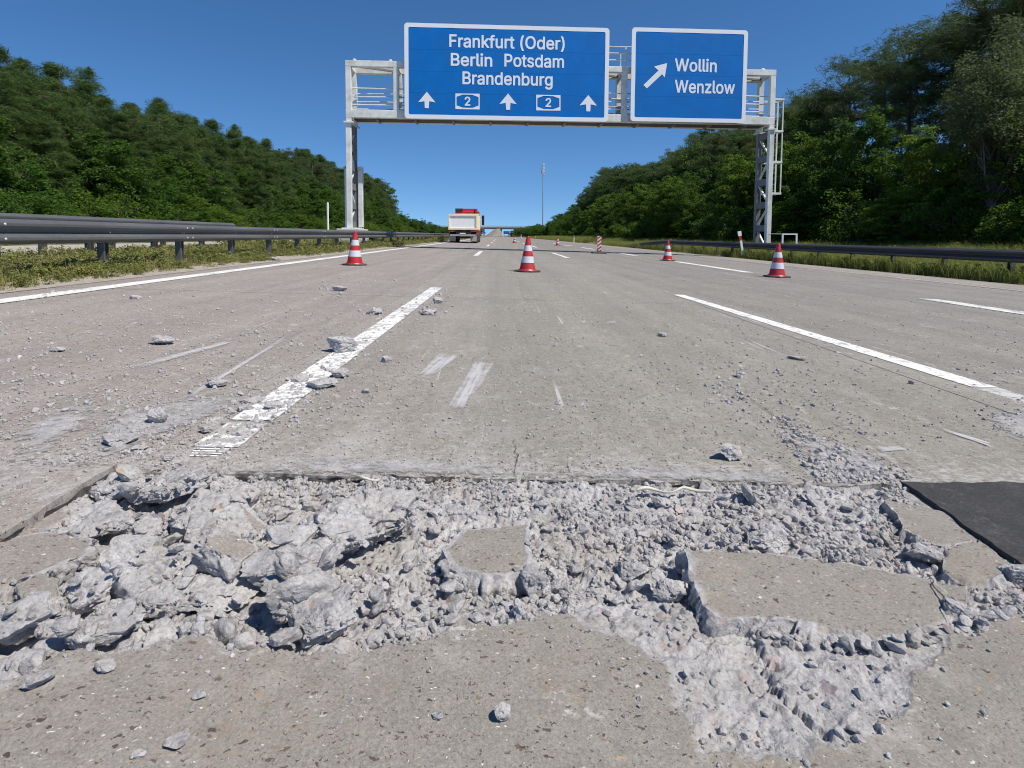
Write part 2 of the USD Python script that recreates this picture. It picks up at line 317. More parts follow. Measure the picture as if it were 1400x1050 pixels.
obj('dusty_edge', strip([(-5.95, .19), (-5.62, .141), (-5.36, .128)], -20, 120, 2), M_DUSTY, kind='structure', label='dusty strip of dirt along the left road edge')

road = thing('road', 'grey concrete carriageway of jointed slabs', None, kind='structure')
rng = np.random.default_rng(7)
def slab_mesh(poly, top, thick):
    """An extruded plan outline whose top follows the fall of the road."""
    m = prism(poly, thick); v = m.vertices.copy(); v[:, 2] += -thick + top - FALL * v[:, 0]; m.vertices = v; return m
def ragged(pts, amp, scale, seed, every=0.015):
    """An outline resampled and frayed by noise."""
    pts = np.array(pts, float); out = []
    for a, b in zip(pts, np.roll(pts, -1, 0)):
        k = max(2, int(np.linalg.norm(b - a) / every)); out.append(a + (b - a) * np.linspace(0, 1, k, endpoint=False)[:, None])
    q = np.vstack(out); s = np.c_[q * scale, np.zeros(len(q))]
    return q + (np.stack([meshkit.fbm(s, 4, seed), meshkit.fbm(s, 4, seed + 50)], 1) - .5) * 2 * amp
COLS = [-5.36, -1.2, 2.45, 6.3, 9.55, 11.9]
JOINT = 1.72; GAP = 0.002
obj('joint_bed', strip([(-5.3, .1 - .012), (11.85, -.285 + .008)], JOINT + .03, 71.7, 2), M_RUBBER, road)
for r in range(-1, 14):
    y0, y1 = JOINT + 5 * r, JOINT + 5 * (r + 1)
    for c in range(5):
        x0, x1 = COLS[c] + GAP, COLS[c + 1] - GAP
        if r == -1 and c == 1:
            obj('concrete_slab', slab_mesh(Polygon([(x0, y0), (x1, y0), (x1, .42), (x0, .42)]), 0, .2), M_ROAD, road); continue
        if r == 0 and c == 1:        # frayed front edge above the hole
            e = ragged([(x0, JOINT), (x1, JOINT)], .03, 11, 3, .01); n = len(e) // 2
            e = e[:n]; e[:, 1] = np.maximum(e[:, 1], JOINT - .004); e = np.vstack([[x0, JOINT], e[1:], [x1, JOINT]])
            P = Polygon([*e, (x1, y1 - GAP), (x0, y1 - GAP)]).buffer(0)
        elif r == -1 and c == 0:     # frayed right edge beside the rubble
            e = ragged([(x1, .2), (x1, y1 - GAP)], .016, 8, 11, .012); n = len(e) // 2
            P = Polygon([(x0, y0), (x1, y0), *e[:n], (x1 - .004, y1 - GAP), (x0, y1 - GAP)]).buffer(0)
        else:
            P = Polygon([(x0, y0 + GAP), (x1, y0 + GAP), (x1, y1 - GAP), (x0, y1 - GAP)])
        top = .028 if (r == -1 and c == 0) else float(rng.uniform(-.0015, .0015))
        if getattr(P, 'geoms', None): P = max(P.geoms, key=lambda q: q.area)
        obj('concrete_slab', slab_mesh(P, top, .2), M_ROAD, road)
M_JOINT = plain('old_joint_face', (.030, .028, .025), 0.9, var=0.4, scale=25.0, dirt=(.20, .19, .18))
def joint_face(p0, p1, nrm, z1, z0, seed):
    n = 120; t = np.linspace(0, 1, n)[:, None]; q = np.array(p0) + (np.array(p1) - np.array(p0)) * t; nn = np.c_[q * 14, q[:, :1] * 0]
    rows = []
    for k, z in enumerate(np.linspace(z1, z0, 5)):
        o = (meshkit.fbm(nn + k * 1.3, 4, seed) - .3) * .022; zz = z + (meshkit.fbm(nn * 1.7 + k, 4, seed + 3) - .5) * .020 * (k in (0, 4))
        qq = q + np.array(nrm) * o[:, None]; rows.append(np.c_[qq, zz - FALL * qq[:, 0]])
    v = np.vstack(rows); f = [[k * n + i, k * n + i + 1, (k + 1) * n + i + 1, (k + 1) * n + i] for k in range(4) for i in range(n - 1)]
    obj('joint_face', (v, np.array(f)), M_JOINT, road, smooth=True, label='dark old joint face of the slab')
joint_face((-1.203, .5), (-1.203, 1.70), (1, 0), .012, -.07, 3)
joint_face((-.85, 1.717), (.75, 1.717), (0, -1), -.006, -.035, 8)
obj('far_concrete', strip([(-5.3, .1225), (11.9, -.2737)], 71.72, 345, 2), M_ROAD, road)

# ---- the hole in the middle lane: one sheet of intact slab, spalled edge and broken bed
crater_px = [(165, 652), (300, 650), (600, 655), (900, 660), (1140, 665), (1228, 658), (1262, 690), (1332, 722), (1400, 770), (1560, 850), (1500, 860), (1440, 838), (1400, 832), (1340, 862), (1280, 895), (1240, 965), (1160, 1005), (1105, 1040),
             (1045, 1032), (960, 1008), (918, 965), (905, 905), (850, 872), (755, 842), (640, 852), (560, 872), (500, 882), (420, 888), (330, 892), (250, 872), (180, 890), (100, 882), (60, 905), (0, 935), (-160, 1020), (-160, 850), (0, 775), (90, 700), (160, 640)]
spall_px = [(760, 840), (905, 905), (918, 965), (960, 1008), (1045, 1032), (1105, 1040), (1160, 1005), (1240, 965), (1280, 895), (1340, 862), (1420, 830), (1330, 830), (1290, 800), (1000, 785), (930, 800), (850, 812)]
def plan(px): return np.array([gxy(*p) for p in px])
crater = Polygon(plan(crater_px)).buffer(0)
spall = Polygon(plan(spall_px)).buffer(0)
STEP = .004
gx = np.arange(-1.205, 1.40 + STEP, STEP); gy = np.arange(.40, JOINT + .02, STEP)
XX, YY = np.meshgrid(gx, gy)
P3 = np.stack([XX, YY, np.zeros_like(XX)], -1)
wob = np.stack([meshkit.fbm(P3 * 14, 5, 1), meshkit.fbm(P3 * 14, 5, 2)], -1) - .5
wob2 = np.stack([meshkit.fbm(P3 * 48, 4, 91), meshkit.fbm(P3 * 48, 4, 92)], -1) - .5
JX, JY = XX + wob[..., 0] * .075 + wob2[..., 0] * .030, YY + wob[..., 1] * .075 + wob2[..., 1] * .030
ins = contains_xy(crater, JX, JY) | (YY > JOINT - .03)
sp = contains_xy(spall, JX, JY)
din = distance_transform_edt(ins) * STEP; dout = distance_transform_edt(~ins) * STEP
shallow = gaussian_filter(sp.astype(float), 6)
depth = np.interp(XX, [-1.2, -.6, -.2, .3, 1.0, 1.4], [.070, .06, .042, .030, .028, .022]) * (1 - shallow) + .017 * shallow
depth = depth * np.interp(YY, [1.40, 1.70], [1.0, .22])
H = -depth * (1 - np.exp(-din / .07)) - .004 * np.clip(din / .006, 0, 1)
def facets(n, tilt, off, seed):
    r = np.random.default_rng(seed); s = np.c_[r.uniform(gx[0], gx[-1], n), r.uniform(gy[0], gy[-1], n)]
    _, k = cKDTree(s).query(np.c_[XX.ravel() + wob[..., 0].ravel() * .03, YY.ravel() + wob[..., 1].ravel() * .03])
    t = r.normal(0, tilt, (n, 2)); o = r.normal(0, off, n)
    return (o[k] + ((np.c_[XX.ravel(), YY.ravel()] - s[k]) * t[k]).sum(1)).reshape(XX.shape)
amp = np.clip(din / .03, 0, 1) * (1 - .72 * shallow)
H += gaussian_filter(amp * (facets(1500, .12, .0045, 4) + facets(9000, .22, .0022, 5)), .7) + amp * ((meshkit.fbm(P3 * 25, 5, 9) - .5) * .018 + (np.abs(meshkit.fbm(P3 * 60, 3, 19) - .5) - .1) * .016)
H += shallow * np.clip(din / .02, 0, 1) * (facets(2600, .10, .0014, 6) + (meshkit.fbm(P3 * 40, 5, 8) - .5) * .007 + (np.abs(meshkit.fbm(P3 * 75, 3, 18) - .5) - .1) * .010)
# the cracked wedge at the near right: a crack with one lip standing higher
cr = plan([(1010, 845), (1040, 900), (1085, 955), (1112, 985)])
from shapely.geometry import LineString
from shapely import distance as sdist, points as spoints
ls = LineString(cr); jj2 = (meshkit.fbm(P3 * 34, 4, 33) - .5) * .05; JX, JY = JX + jj2, JY + (meshkit.fbm(P3 * 34, 4, 34) - .5) * .05; dl = sdist(spoints(JX.ravel(), JY.ravel()), ls).reshape(XX.shape)
side = (np.interp(JY, cr[::-1, 1], cr[::-1, 0]) < JX)
H += np.where(side, .013 * np.exp(-dl / .07), 0) * np.clip(shallow + .4, 0, 1) * np.clip(din / .03, 0, 1) - .020 * np.exp(-(dl / .005) ** 2) * np.clip((meshkit.fbm(P3 * 9, 3, 35) - .35) * 6, 0, 1)
H += np.where(ins, 0, (meshkit.fbm(P3 * 30, 3, 20) - .5) * .002)
H[(YY > JOINT - .002)] -= .02
weather = np.where(ins, 0.0, 1.0); weather = np.clip(gaussian_filter(weather, .8), 0, 1)
dust = np.clip(np.exp(-dout / .06), .12, 1)
nx, ny = len(gx), len(gy)
idx = np.arange(nx * ny).reshape(ny, nx)
F4 = np.stack([idx[:-1, :-1], idx[:-1, 1:], idx[1:, 1:], idx[1:, :-1]], -1).reshape(-1, 4)
V = np.stack([XX, YY, H - FALL * XX], -1).reshape(-1, 3)
obj('broken_slab', (V, F4), M_BROKEN, road, smooth=True, attrs={'weather': weather.ravel(), 'dust': dust.ravel()}, label='broken concrete slab with a rubble-filled hole in the middle lane')
obj('concrete_slab', slab_mesh(Polygon([(1.36, .43), (2.44, .43), (2.44, JOINT), (1.36, JOINT)]), -.012, .15), M_ROAD, road)

# ---- the asphalt patch, proud of the concrete
AH = .016
c1, c2, c3 = ground(1232, 659, AH)[:2], ground(1402, 773, AH)[:2], ground(1400, 659, AH)[:2]
e = ragged([c1 + (c2 - c1) * 2.6, c1, c1 + (c3 - c1) * 3.0, (3.2, .35)], .022, 9, 31, .008)
pm = prism(Polygon(e).buffer(0), AH + .03); v = pm.vertices.copy(); v[:, 2] += -.03 - FALL * v[:, 0]
pm.vertices = v
obj('asphalt_patch', pm, M_ASPHALT, road, label='black asphalt repair patch lying proud of the concrete')

# ---- markings
def mark(x, y0, y1, w, mat, label=None, seg=1.5, seed=0, rise=.004):
    ys = np.arange(y0, y1 + 1e-6, min(.05 if y1 < 12 else 5.0, (y1 - y0) / 2)); e = .006
    j = (meshkit.fbm(np.c_[ys * 12, ys * 0 + seed, ys * 0], 3) - .5) * 2 * e; k = (meshkit.fbm(np.c_[ys * 12, ys * 0 + seed + 9, ys * 0], 3) - .5) * 2 * e
    v, f = [], []
    for i, y in enumerate(ys):
        for xx in (x(y) - w / 2 + j[i], x(y) + w / 2 + k[i]): v.append((xx, y, rise + .0005 - FALL * xx))
        if i: f.append([2 * i - 2, 2 * i - 1, 2 * i + 1, 2 * i])
    return obj('lane_marking', (np.array(v), np.array(f)), mat, road, label=label)
_a, _b = gxy(12, 413), gxy(560, 336)
edge_x = lambda y: -4.83
mark(edge_x, -2, 120, .26, M_MARK, 'solid white line along the left edge', rise=.006)
a, b = gxy(345, 575), gxy(585, 402)
dash_x = lambda y: a[0] + (b[0] - a[0]) * (min(y, 8) - a[1]) / (b[1] - a[1])
a2, b2 = gxy(1300, 516), gxy(940, 407)
dash2_x = lambda y: a2[0] + (b2[0] - a2[0]) * (min(y, 8) - a2[1]) / (b2[1] - a2[1])
D0, D1 = gxy(330, 590)[1], gxy(597, 393)[1]
mark(dash_x, D0 + .12, D1, .17, M_MARK_WORN, 'worn white dash left of the middle lane, strewn with rubble')
mark(dash_x, D0 - .16, D0 + .118, .165, marking_material('nearly_gone_marking', 0.115), rise=.0022)
for i in range(7):          # the ribbed start of the dash: separate strips of paint
    yy = D0 - .24 + i * .020; mark(dash_x, yy, yy + .0105, .18 * min(1, .5 + i * .06), M_MARK_RIB, rise=.0012)
mark(dash2_x, 3.0, gxy(925, 403)[1], .16, M_MARK, 'white dash right of the middle lane')
for i in range(26): mark(dash2_x, 2.55 + i * .0175, 2.55 + i * .0175 + .010, .15, M_MARK, rise=.0015)
for k in range(1, 7):
    mark(lambda y: dash_x(8) , 20.3 + 18 * (k - 1), 26.3 + 18 * (k - 1), .17, M_MARK)
    mark(lambda y: dash2_x(8), 20.7 + 18 * (k - 1), 26.8 + 18 * (k - 1), .17, M_MARK)
for k in range(6): mark(lambda y: 6.52, 2.2 + 12 * k, 8.2 + 12 * k, .30, M_MARK if k else M_MARK_WORN)
mark(lambda y: 10.05, -2, 110, .14, M_MARK_FAINT, 'thin faded white line at the hard shoulder', rise=.006)

# ---- pale scrape marks ground into the surface
def scrape(px_poly, name, ang):
    g = G(); p = g('geometry', 'position'); q = g.map(p, (1, 1, 1), (0, 0, ang))
    w = g('attribute', 'fac', attribute='weather')
    f = g.ramp(g.math('add', g.math('add', g.noise(g.map(q, (30, 1.0, 1)), 1.0, 4, 0.65), g.math('multiply', g.noise(p, 16.0, 4, .7), .4)), w), (0.62, 0.0), (0.86, 0.8))
    b = g('principled_bsdf', 'BSDF', base_color=(.50, .495, .50), roughness=.8)
    mat = g.done(name, g('mix_closure', 'closure', fac=f, closure1=g('transparent_bsdf', 'BSDF'), closure2=b))
    soft_patch(px_poly, (.16, .12, .02, -.45), mat, 'scrape_mark', 'pale scrape mark ground into the concrete', .0042, 1.25)
def soft_patch(px_poly, vals, mat, name, label, h, grow=1.0):
    pts = plan(px_poly); c = pts.mean(0); pts = c + (pts - c) * grow; q = []
    for a, b in zip(pts, np.roll(pts, -1, 0)): q += [a + (b - a) * k / 4 for k in range(4)]
    pts = np.array(q); n = len(pts)
    v = np.vstack([np.c_[c + (pts - c) * t, np.zeros(n)] for t in (0, .4, .72, 1.0)]); f = []
    for k in range(3):
        for i in range(n): a = k * n + i; b = k * n + (i + 1) % n; f.append([a, a + n, b + n, b])
    v[:, 2] = h - FALL * v[:, 0]
    obj(name, (v, np.array(f)), mat, road, smooth=True, attrs={'weather': np.repeat(vals, n)}, label=label)
def dusting(px_poly, name):
    g = G(); p = g('geometry', 'position'); w = g('attribute', 'fac', attribute='weather')
    fac = g.ramp(g.math('add', g.noise(p, 17.0, 6, 0.75), w), (0.50, 0.0), (0.68, 0.85))
    b = g('principled_bsdf', 'BSDF', base_color=broken(g, p), roughness=.9, normal=g('bump', 'normal', height=rough_height(g, p), strength=.9, distance=.004))
    mat = g.done(name, g('mix_closure', 'closure', fac=fac, closure1=g('transparent_bsdf', 'BSDF'), closure2=b))
    soft_patch(px_poly, (.22, .16, .04, -.30), mat, 'dust_patch', 'patch of pale crushed concrete dust on the road', .0046)
dusting([(1050, 592), (1110, 590), (1190, 615), (1250, 650), (1235, 664), (1150, 662), (1090, 625)], 'dust_pale_1')
dusting([(60, 640), (120, 560), (220, 545), (320, 525), (360, 528), (330, 556), (262, 585), (190, 612), (120, 648)], 'dust_pale_2')
dusting([(1330, 565), (1400, 550), (1460, 600), (1440, 630), (1370, 600)], 'dust_pale_3')
dusting([(250, 648), (330, 634), (420, 620), (620, 630), (780, 640), (760, 655), (500, 650)], 'dust_pale_4')
dusting([(700, 652), (860, 630), (1050, 640), (1140, 655), (1100, 665), (900, 660)], 'dust_pale_5')
dusting([(0, 600), (60, 560), (140, 540), (150, 570), (60, 630), (0, 660)], 'dust_pale_7')
def heading(p, q): d = gxy(*q) - gxy(*p); return math.atan2(d[0], d[1])
scrape([(612, 560), (640, 562), (676, 497), (648, 494)], 'scrape_pale_1', heading((625, 560), (660, 496)))
scrape([(180, 500), (186, 505), (318, 470), (312, 466)], 'scrape_pale_2', heading((183, 502), (315, 468)))
scrape([(250, 545), (258, 547), (395, 462), (389, 461)], 'scrape_pale_3', heading((254, 546), (392, 462)))
scrape([(1286, 586), (1290, 590), (1355, 612), (1352, 606)], 'scrape_pale_4', heading((1288, 588), (1353, 609)))
scrape([(1195, 612), (1205, 619), (1240, 616), (1230, 611)], 'scrape_pale_5', heading((1200, 615), (1235, 613)))
scrape([(570, 515), (585, 520), (628, 488), (600, 484)], 'scrape_pale_6', heading((578, 518), (614, 486)))
# ------------------------------------------------------------------ broken concrete
def put(name, mesh, mat, smooth=38, attr=None, parent=None, **tags):
    """A mesh with split normals; attr(v, n) gives the 'weather' value per vertex."""
    v, f, n = meshkit.arrays(mesh, smooth)
    g = usdkit.mesh(stage, fresh_path(name, str(parent.GetPath()) if parent else '/World'), (v, f), mat)
    if n is not None:
        g.CreateNormalsAttr(Vt.Vec3fArray.FromNumpy(n.astype(np.float32))); g.SetNormalsInterpolation('vertex')
    if attr is not None:
        UsdGeom.PrimvarsAPI(g).CreatePrimvar('weather', Sdf.ValueTypeNames.FloatArray, 'vertex').Set(Vt.FloatArray.FromNumpy(np.asarray(attr(v, n), np.float32)))
    return tag(g.GetPrim(), **tags)
ICO = {k: np.array(trimesh.creation.icosphere(k).vertices) for k in (1, 2, 3, 4, 5)}; ICOF = {k: np.array(trimesh.creation.icosphere(k).faces) for k in ICO}
def rock_mesh(r, W, D, T, sub=3, planes=15, top=None, rough=1.0, tip=0.0, yaw=0.0, roll=0.0):
    """An angular lump: a random convex polyhedron roughened by noise, its extents W x D x T, centred on the origin. Returns mesh, top-plane test."""
    d = ICO[sub]; n = r.normal(size=(planes, 3)); n[:4, 2] *= .15; n /= np.linalg.norm(n, axis=1, keepdims=True); q = r.uniform(.55, .95, planes)
    if top is not None: n = np.vstack([n, [0, 0, 1.0]]); q = np.append(q, top)
    k = np.maximum(d @ n.T, 1e-3); rad = np.minimum((q / k).min(1), 1.15)
    v = d * rad[:, None]; lo, hi = v.min(0), v.max(0); v = (v - (lo + hi) / 2) / (hi - lo)
    cap = (k * rad[:, None] / q)[:, -1] > .985 if top is not None else np.zeros(len(v), bool)
    dims = np.array([W, D, T]); v = v * dims; s = (W * D * T) ** (1 / 3); o = r.uniform(0, 99, 3)
    disp = (meshkit.fbm(v / s * 2.2 + o, 4, 3) - .5) * .10 + (meshkit.fbm(v / s * 8 + o, 4, 4) - .5) * .10
    nc = 26 if sub < 4 else 46; cd = r.normal(size=(nc, 3)); cd /= np.linalg.norm(cd, axis=1, keepdims=True)
    dw = d + (np.stack([meshkit.fbm(d * 3 + o + 7 * k, 2, 12 + k) for k in range(3)], 1) - .5) * .35
    ck = (dw @ cd.T).argmax(1); disp += r.normal(0, .016, nc)[ck] + ((d - cd[ck]) * r.normal(0, .055, (nc, 3))[ck]).sum(1)      # fracture steps
    ridge = np.abs(meshkit.fbm(v / s * 3.2 + o + 50, 3, 6) - .5); disp -= np.clip(.05 - ridge, 0, 1) * .9
    disp = np.where(cap, disp * .08, disp); v = v + d * (disp * s * rough)[:, None]
    M = trimesh.transformations.euler_matrix(tip, roll, yaw, 'sxyz')[:3, :3]
    return trimesh.Trimesh(v @ M.T, ICOF[sub], process=False), cap
COVER = np.zeros_like(H, bool); HR = H.copy()
def cells(x, y, rx, ry):
    i0, i1 = np.searchsorted(gx, [x - rx, x + rx]); j0, j1 = np.searchsorted(gy, [y - ry, y + ry]); return slice(j0, j1), slice(i0, i1)
def rest(x, y, m, sink=.25, pct=55):
    """How high a lump's centre has to be, above the sloping plane, to rest at (x, y); marks the ground it covers."""
    ex = m.vertices.max(0) - m.vertices.min(0); sl = cells(x, y, ex[0] * .36, ex[1] * .36); zone = HR[sl]
    base = np.percentile(zone, pct) if zone.size else 0.0
    z = base - m.vertices[:, 2].min() - sink * ex[2]
    sl = cells(x, y, ex[0] * .5, ex[1] * .5)
    if HR[sl].size:
        u = ((XX[sl] - x) / (ex[0] * .5)) ** 2 + ((YY[sl] - y) / (ex[1] * .5)) ** 2
        topz = z + ex[2] * .5 * np.sqrt(np.clip(1 - u, 0, 1)) * .8
        HR[sl] = np.where(u < 1, np.maximum(HR[sl], topz), HR[sl]); COVER[sl] |= u < .8
    return z
RUB = 'lumps of broken concrete in the rubble pile'
MARKS, LUMPS = [], []
SHORT = {21: 'the pinkish layered lump', 22: 'the smooth pale lump by the left slab', 24: 'the wide slanted lump', 25: 'the biggest rounded block', 26: 'the upright block', 28: 'the tilted brown-faced block', 29: 'the flat tilted shard', 30: 'the wide overhanging lump', 31: 'the tipped slab piece', 32: 'the rounded front block', 33: 'the largest boulder', 35: 'the long slab piece at the border', 36: 'the layered shard', 44: 'the lump behind the largest fragment', 45: 'the dark-sided lump near the asphalt', 46: 'the lump at the fragment corner', 47: 'the ragged half-buried lump', 48: 'the lump beside the flat-topped block', 49: 'the brown lump under the asphalt edge', 50: 'the pale shard at the fragment tip'}
def boulder(cx, cy, w, h, label, seed, yaw=0.0, tip=0.0, roll=0.0, cap=None, thin=None, deep=.8, sink=.16, sub=4, lift=0.0, name='concrete_lump', planes=13, group=None, rough=1.0, explicit=True):
    r = np.random.default_rng(seed); x, y = gxy(cx, cy + .22 * h); dist = math.hypot(y, HC); phi = math.atan2(HC, y)
    W = w * y / F * (1.24 if y < JOINT else 1.0); D = deep * W; hw = h * dist / F
    T = thin * W if thin else float(np.clip((hw - D * math.sin(phi) * .8) / math.cos(phi), .42 * W, .85 * W))
    m, cp = rock_mesh(r, W, D, T, sub, planes=planes, top=cap, yaw=yaw, tip=tip, roll=roll, rough=rough)
    if not (explicit and y < JOINT and x > -1.2): z = rest(x, y, m, sink) + lift
    else:      # one of the big lumps: its middle lies on the sight line through its picture
        sl = cells(x, y, W * .35, D * .35); bed = float(np.percentile(H[sl], 50)) if H[sl].size else 0.0
        z = max(bed, -.06) - m.vertices[:, 2].min() - sink * .6 * (m.vertices[:, 2].max() - m.vertices[:, 2].min()) + lift
        q = ground(cx, cy, z); x, y = q[0], q[1]; ex = m.vertices.max(0) - m.vertices.min(0); sl = cells(x, y, ex[0] * .5, ex[1] * .5)
        if HR[sl].size:
            u = ((XX[sl] - x) / (ex[0] * .5)) ** 2 + ((YY[sl] - y) / (ex[1] * .5)) ** 2; topz = z + ex[2] * .4 * np.sqrt(np.clip(1 - u, 0, 1))
            HR[sl] = np.where(u < 1, np.maximum(HR[sl], topz), HR[sl]); COVER[sl] |= u < .7
    m.apply_translation([x, y, z - FALL * x])
    at = cKDTree(m.vertices) if cap is not None else None
    o = put(name, m, M_BROKEN, 30, (lambda v, n: cp[at.query(v)[1]] * 1.0) if cap is not None else None, label=label, cat='rubble', group=group)
    if seed in SHORT: MARKS.append((x, y, SHORT[seed]))
    if group: LUMPS.append((o, x, y))
    return o

# ---- flat fragments of the slab, each traced as an outline on the ground with its own height and thickness
FRAG = []
def step3(q, cell, amp, seed):
    r = np.random.default_rng(seed + 555); lo, hi = q.min(0) - .03, q.max(0) + .03; n = int(min(6000, np.prod((hi - lo) / cell))) + 8
    w3 = np.stack([meshkit.fbm(q * 60 + 9 * k, 2, 60 + k) for k in range(3)], 1) - .5
    return r.normal(0, amp, n)[cKDTree(r.uniform(lo, hi, (n, 3))).query(q + w3 * cell)[1]]
def fragment(px, hs, thick, label, seed, flare=.012, edge=.010, name='slab_fragment', wear=.96, inner=0.0):
    """px: outline pixels; hs: height of the top above the carriageway at each of them."""
    pts = np.array([ground(a, b, h) for (a, b), h in zip(px, hs)]); A = np.c_[pts[:, :2], np.ones(len(pts))]
    coef = np.linalg.lstsq(A, pts[:, 2], rcond=None)[0]
    out = ragged(pts[:, :2], edge, 16, seed, .005); jag = ragged(out, .0035, 60, seed + 7, .004); out = jag if seed != 5 else out; c = Polygon(out).centroid; c = np.array([c.x, c.y]); N = len(out)
    plane = lambda q: np.c_[q, np.ones(len(q))] @ coef
    fb = lambda q, s, k: meshkit.fbm(np.c_[q * s, np.full(len(q), seed * 3.7 + k)], 4, k) - .5
    V, Wt = [], []
    for t in (.03, .2, .4, .6, .75, .86, .93, .97, 1.0):
        q = c + (out - c) * t; chip = np.clip((t - .90) / .1, 0, 1)
        V.append(np.c_[q, plane(q) + fb(q, 40, 1) * .004 + chip * np.minimum(fb(q, 22, 2) + .03, 0) * .09 + chip * np.minimum(fb(q, 70, 3), 0) * .03])
        Wt.append(np.clip((wear - t) / .05 + fb(q, 30, 5) * 3.0 + .5, 0, 1) if t > .6 else np.ones(N))
    topn = len(V); d = out - c; d /= np.linalg.norm(d, axis=1, keepdims=True)
    for k, t in enumerate((0.0, .06, .14, .24, .34, .45, .56, .68, .8, .9, 1.0)):
        base = V[topn - 1] if k == 0 else None
        z = V[topn - 1][:, 2] - thick * t
        n3 = np.c_[out, z]; o3 = (meshkit.fbm(n3 * 16 + seed, 4, 7) - .5) * .022 + step3(n3, .022, .008, seed) + step3(n3, .009, .004, seed + 1) + (meshkit.fbm(n3 * 130 + seed, 2, 9) - .5) * .005
        q = out + d * (flare * (.12 + np.clip(-d[:, 1], 0, 1) ** .7) * math.sin(t * 2.2) + o3 * min(1, t * 5))[:, None]
        V.append(base if k == 0 else np.c_[q, z]); Wt.append(np.zeros(N))
    rings = len(V); f = []
    j = np.arange(N); j1 = (j + 1) % N
    for k in range(rings - 1):
        if k == topn - 1: continue
        a, b = k * N, (k + 1) * N; f += [np.c_[a + j, b + j, b + j1], np.c_[a + j, b + j1, a + j1]]
    v = np.vstack(V + [[[*c, float(plane(c[None])[0])]], [[*c, float(plane(c[None])[0]) - thick]]]); nt, nb = len(v) - 2, len(v) - 1
    f += [np.c_[np.full(N, nt), j, j1], np.c_[np.full(N, nb), (rings - 1) * N + j1, (rings - 1) * N + j]]
    tm = trimesh.Trimesh(v, np.vstack(f), process=False)
    if Polygon(out).exterior.is_ccw is False: tm.invert()
    poly = Polygon(out); FRAG.append(poly)
    inside = contains_xy(poly, XX, YY); HR[inside] = np.maximum(HR[inside], (np.stack([XX[inside], YY[inside], np.ones(inside.sum())], 1) @ coef) + FALL * XX[inside]); COVER[inside] = True
    return obj(name, tm, M_BROKEN, smooth=True, attrs={'weather': np.concatenate(Wt + [[1.0, 0.0]])}, label=label, cat='rubble')
fragment([(934, 750), (1000, 751), (1090, 762), (1174, 773), (1273, 793), (1309, 823), (1303, 846), (1243, 863), (1196, 868), (1140, 856), (1080, 850), (1024, 848), (988, 846), (962, 828), (946, 790)],
         [.040, .035, .028, .020, .010, .003, .001, .000, .002, .004, .006, .009, .014, .022, .034], .06, 'largest slab fragment, flat and brown-topped, right of the middle of the hole', 1, flare=.03)
fragment([(1208, 680), (1256, 690), (1294, 700), (1337, 736), (1300, 748), (1278, 746), (1240, 722)], [.012, .010, .008, .006, .005, .006, .010], .05, 'flat slab fragment beside the corner of the black asphalt patch', 2)
fragment([(1285, 750), (1339, 738), (1386, 771), (1352, 794), (1318, 797), (1288, 778)], [.008, .006, .003, .002, .004, .006], .05, 'flat slab fragment between the largest fragment and the asphalt patch', 3)
fragment([(1276, 793), (1322, 800), (1323, 825), (1313, 824)], [.008, .005, .004, .005], .04, 'small wedge-shaped slab fragment at the right tip of the largest fragment', 4)
fragment([(603, 752), (632, 722), (722, 714), (727, 765), (712, 785), (660, 790), (618, 776)], [.008, .012, .012, .006, .004, .004, .006], .04, 'block with a flat brown top alone in the gravel in the middle of the hole', 5, flare=.02, wear=.90)
fragment([(-70, 800), (-20, 745), (60, 728), (128, 735), (120, 756), (80, 772), (40, 790), (-20, 815)], [.018, .018, .016, .014, .010, .008, .008, .010], .05, 'brown-topped slab fragment just below the broken edge of the left slab', 6, wear=.97)
fragment([(20, 800), (52, 786), (84, 790), (76, 812), (40, 822)], [.010, .010, .008, .006, .008], .04, 'small brown-topped slab fragment among the rubble at the left border', 7)
def crack(px, h, w, label, seed):
    pts = np.array([ground(a, b, h) for a, b in px]); t = np.linspace(0, len(pts) - 1, 60); q = np.stack([np.interp(t, np.arange(len(pts)), pts[:, k]) for k in range(3)], 1)
    nn = np.c_[q[:, :2] * 30, t]; q[:, :2] += np.stack([meshkit.fbm(nn, 4, seed) - .5, meshkit.fbm(nn, 4, seed + 5) - .5], 1) * .03
    d = np.gradient(q, axis=0)[:, :2]; d /= np.linalg.norm(d, axis=1, keepdims=True); n = np.c_[-d[:, 1], d[:, 0], d[:, 0] * 0] * (w * np.sin(np.linspace(.15, 3.0, 60)) * (.5 + meshkit.fbm(nn * 2, 3, seed + 9)))[:, None]
    v = np.vstack([q - n, q + n]); i = np.arange(59); obj('crack', (v, np.c_[i, i + 1, i + 61, i + 60]), M_JOINT, road, label=label)
crack([(1268, 786), (1280, 806), (1296, 826), (1306, 846)], .014, .0022, 'crack across the right tip of the largest fragment', 3)
crack([(700, 596), (708, 620), (702, 650)], .0052, .0016, 'hairline crack running to the rim of the hole', 4)
crack([(356, 552), (385, 546), (428, 541)], .0052, .004, 'dark crack beside the worn dash', 5)
crack([(1060, 628), (1090, 640), (1120, 656)], .0052, .0018, 'hairline crack near the pale gravel', 6)
crack([(1020, 540), (1090, 590), (1160, 628)], .0052, .0022, 'dark drag crack right of the hole', 7)
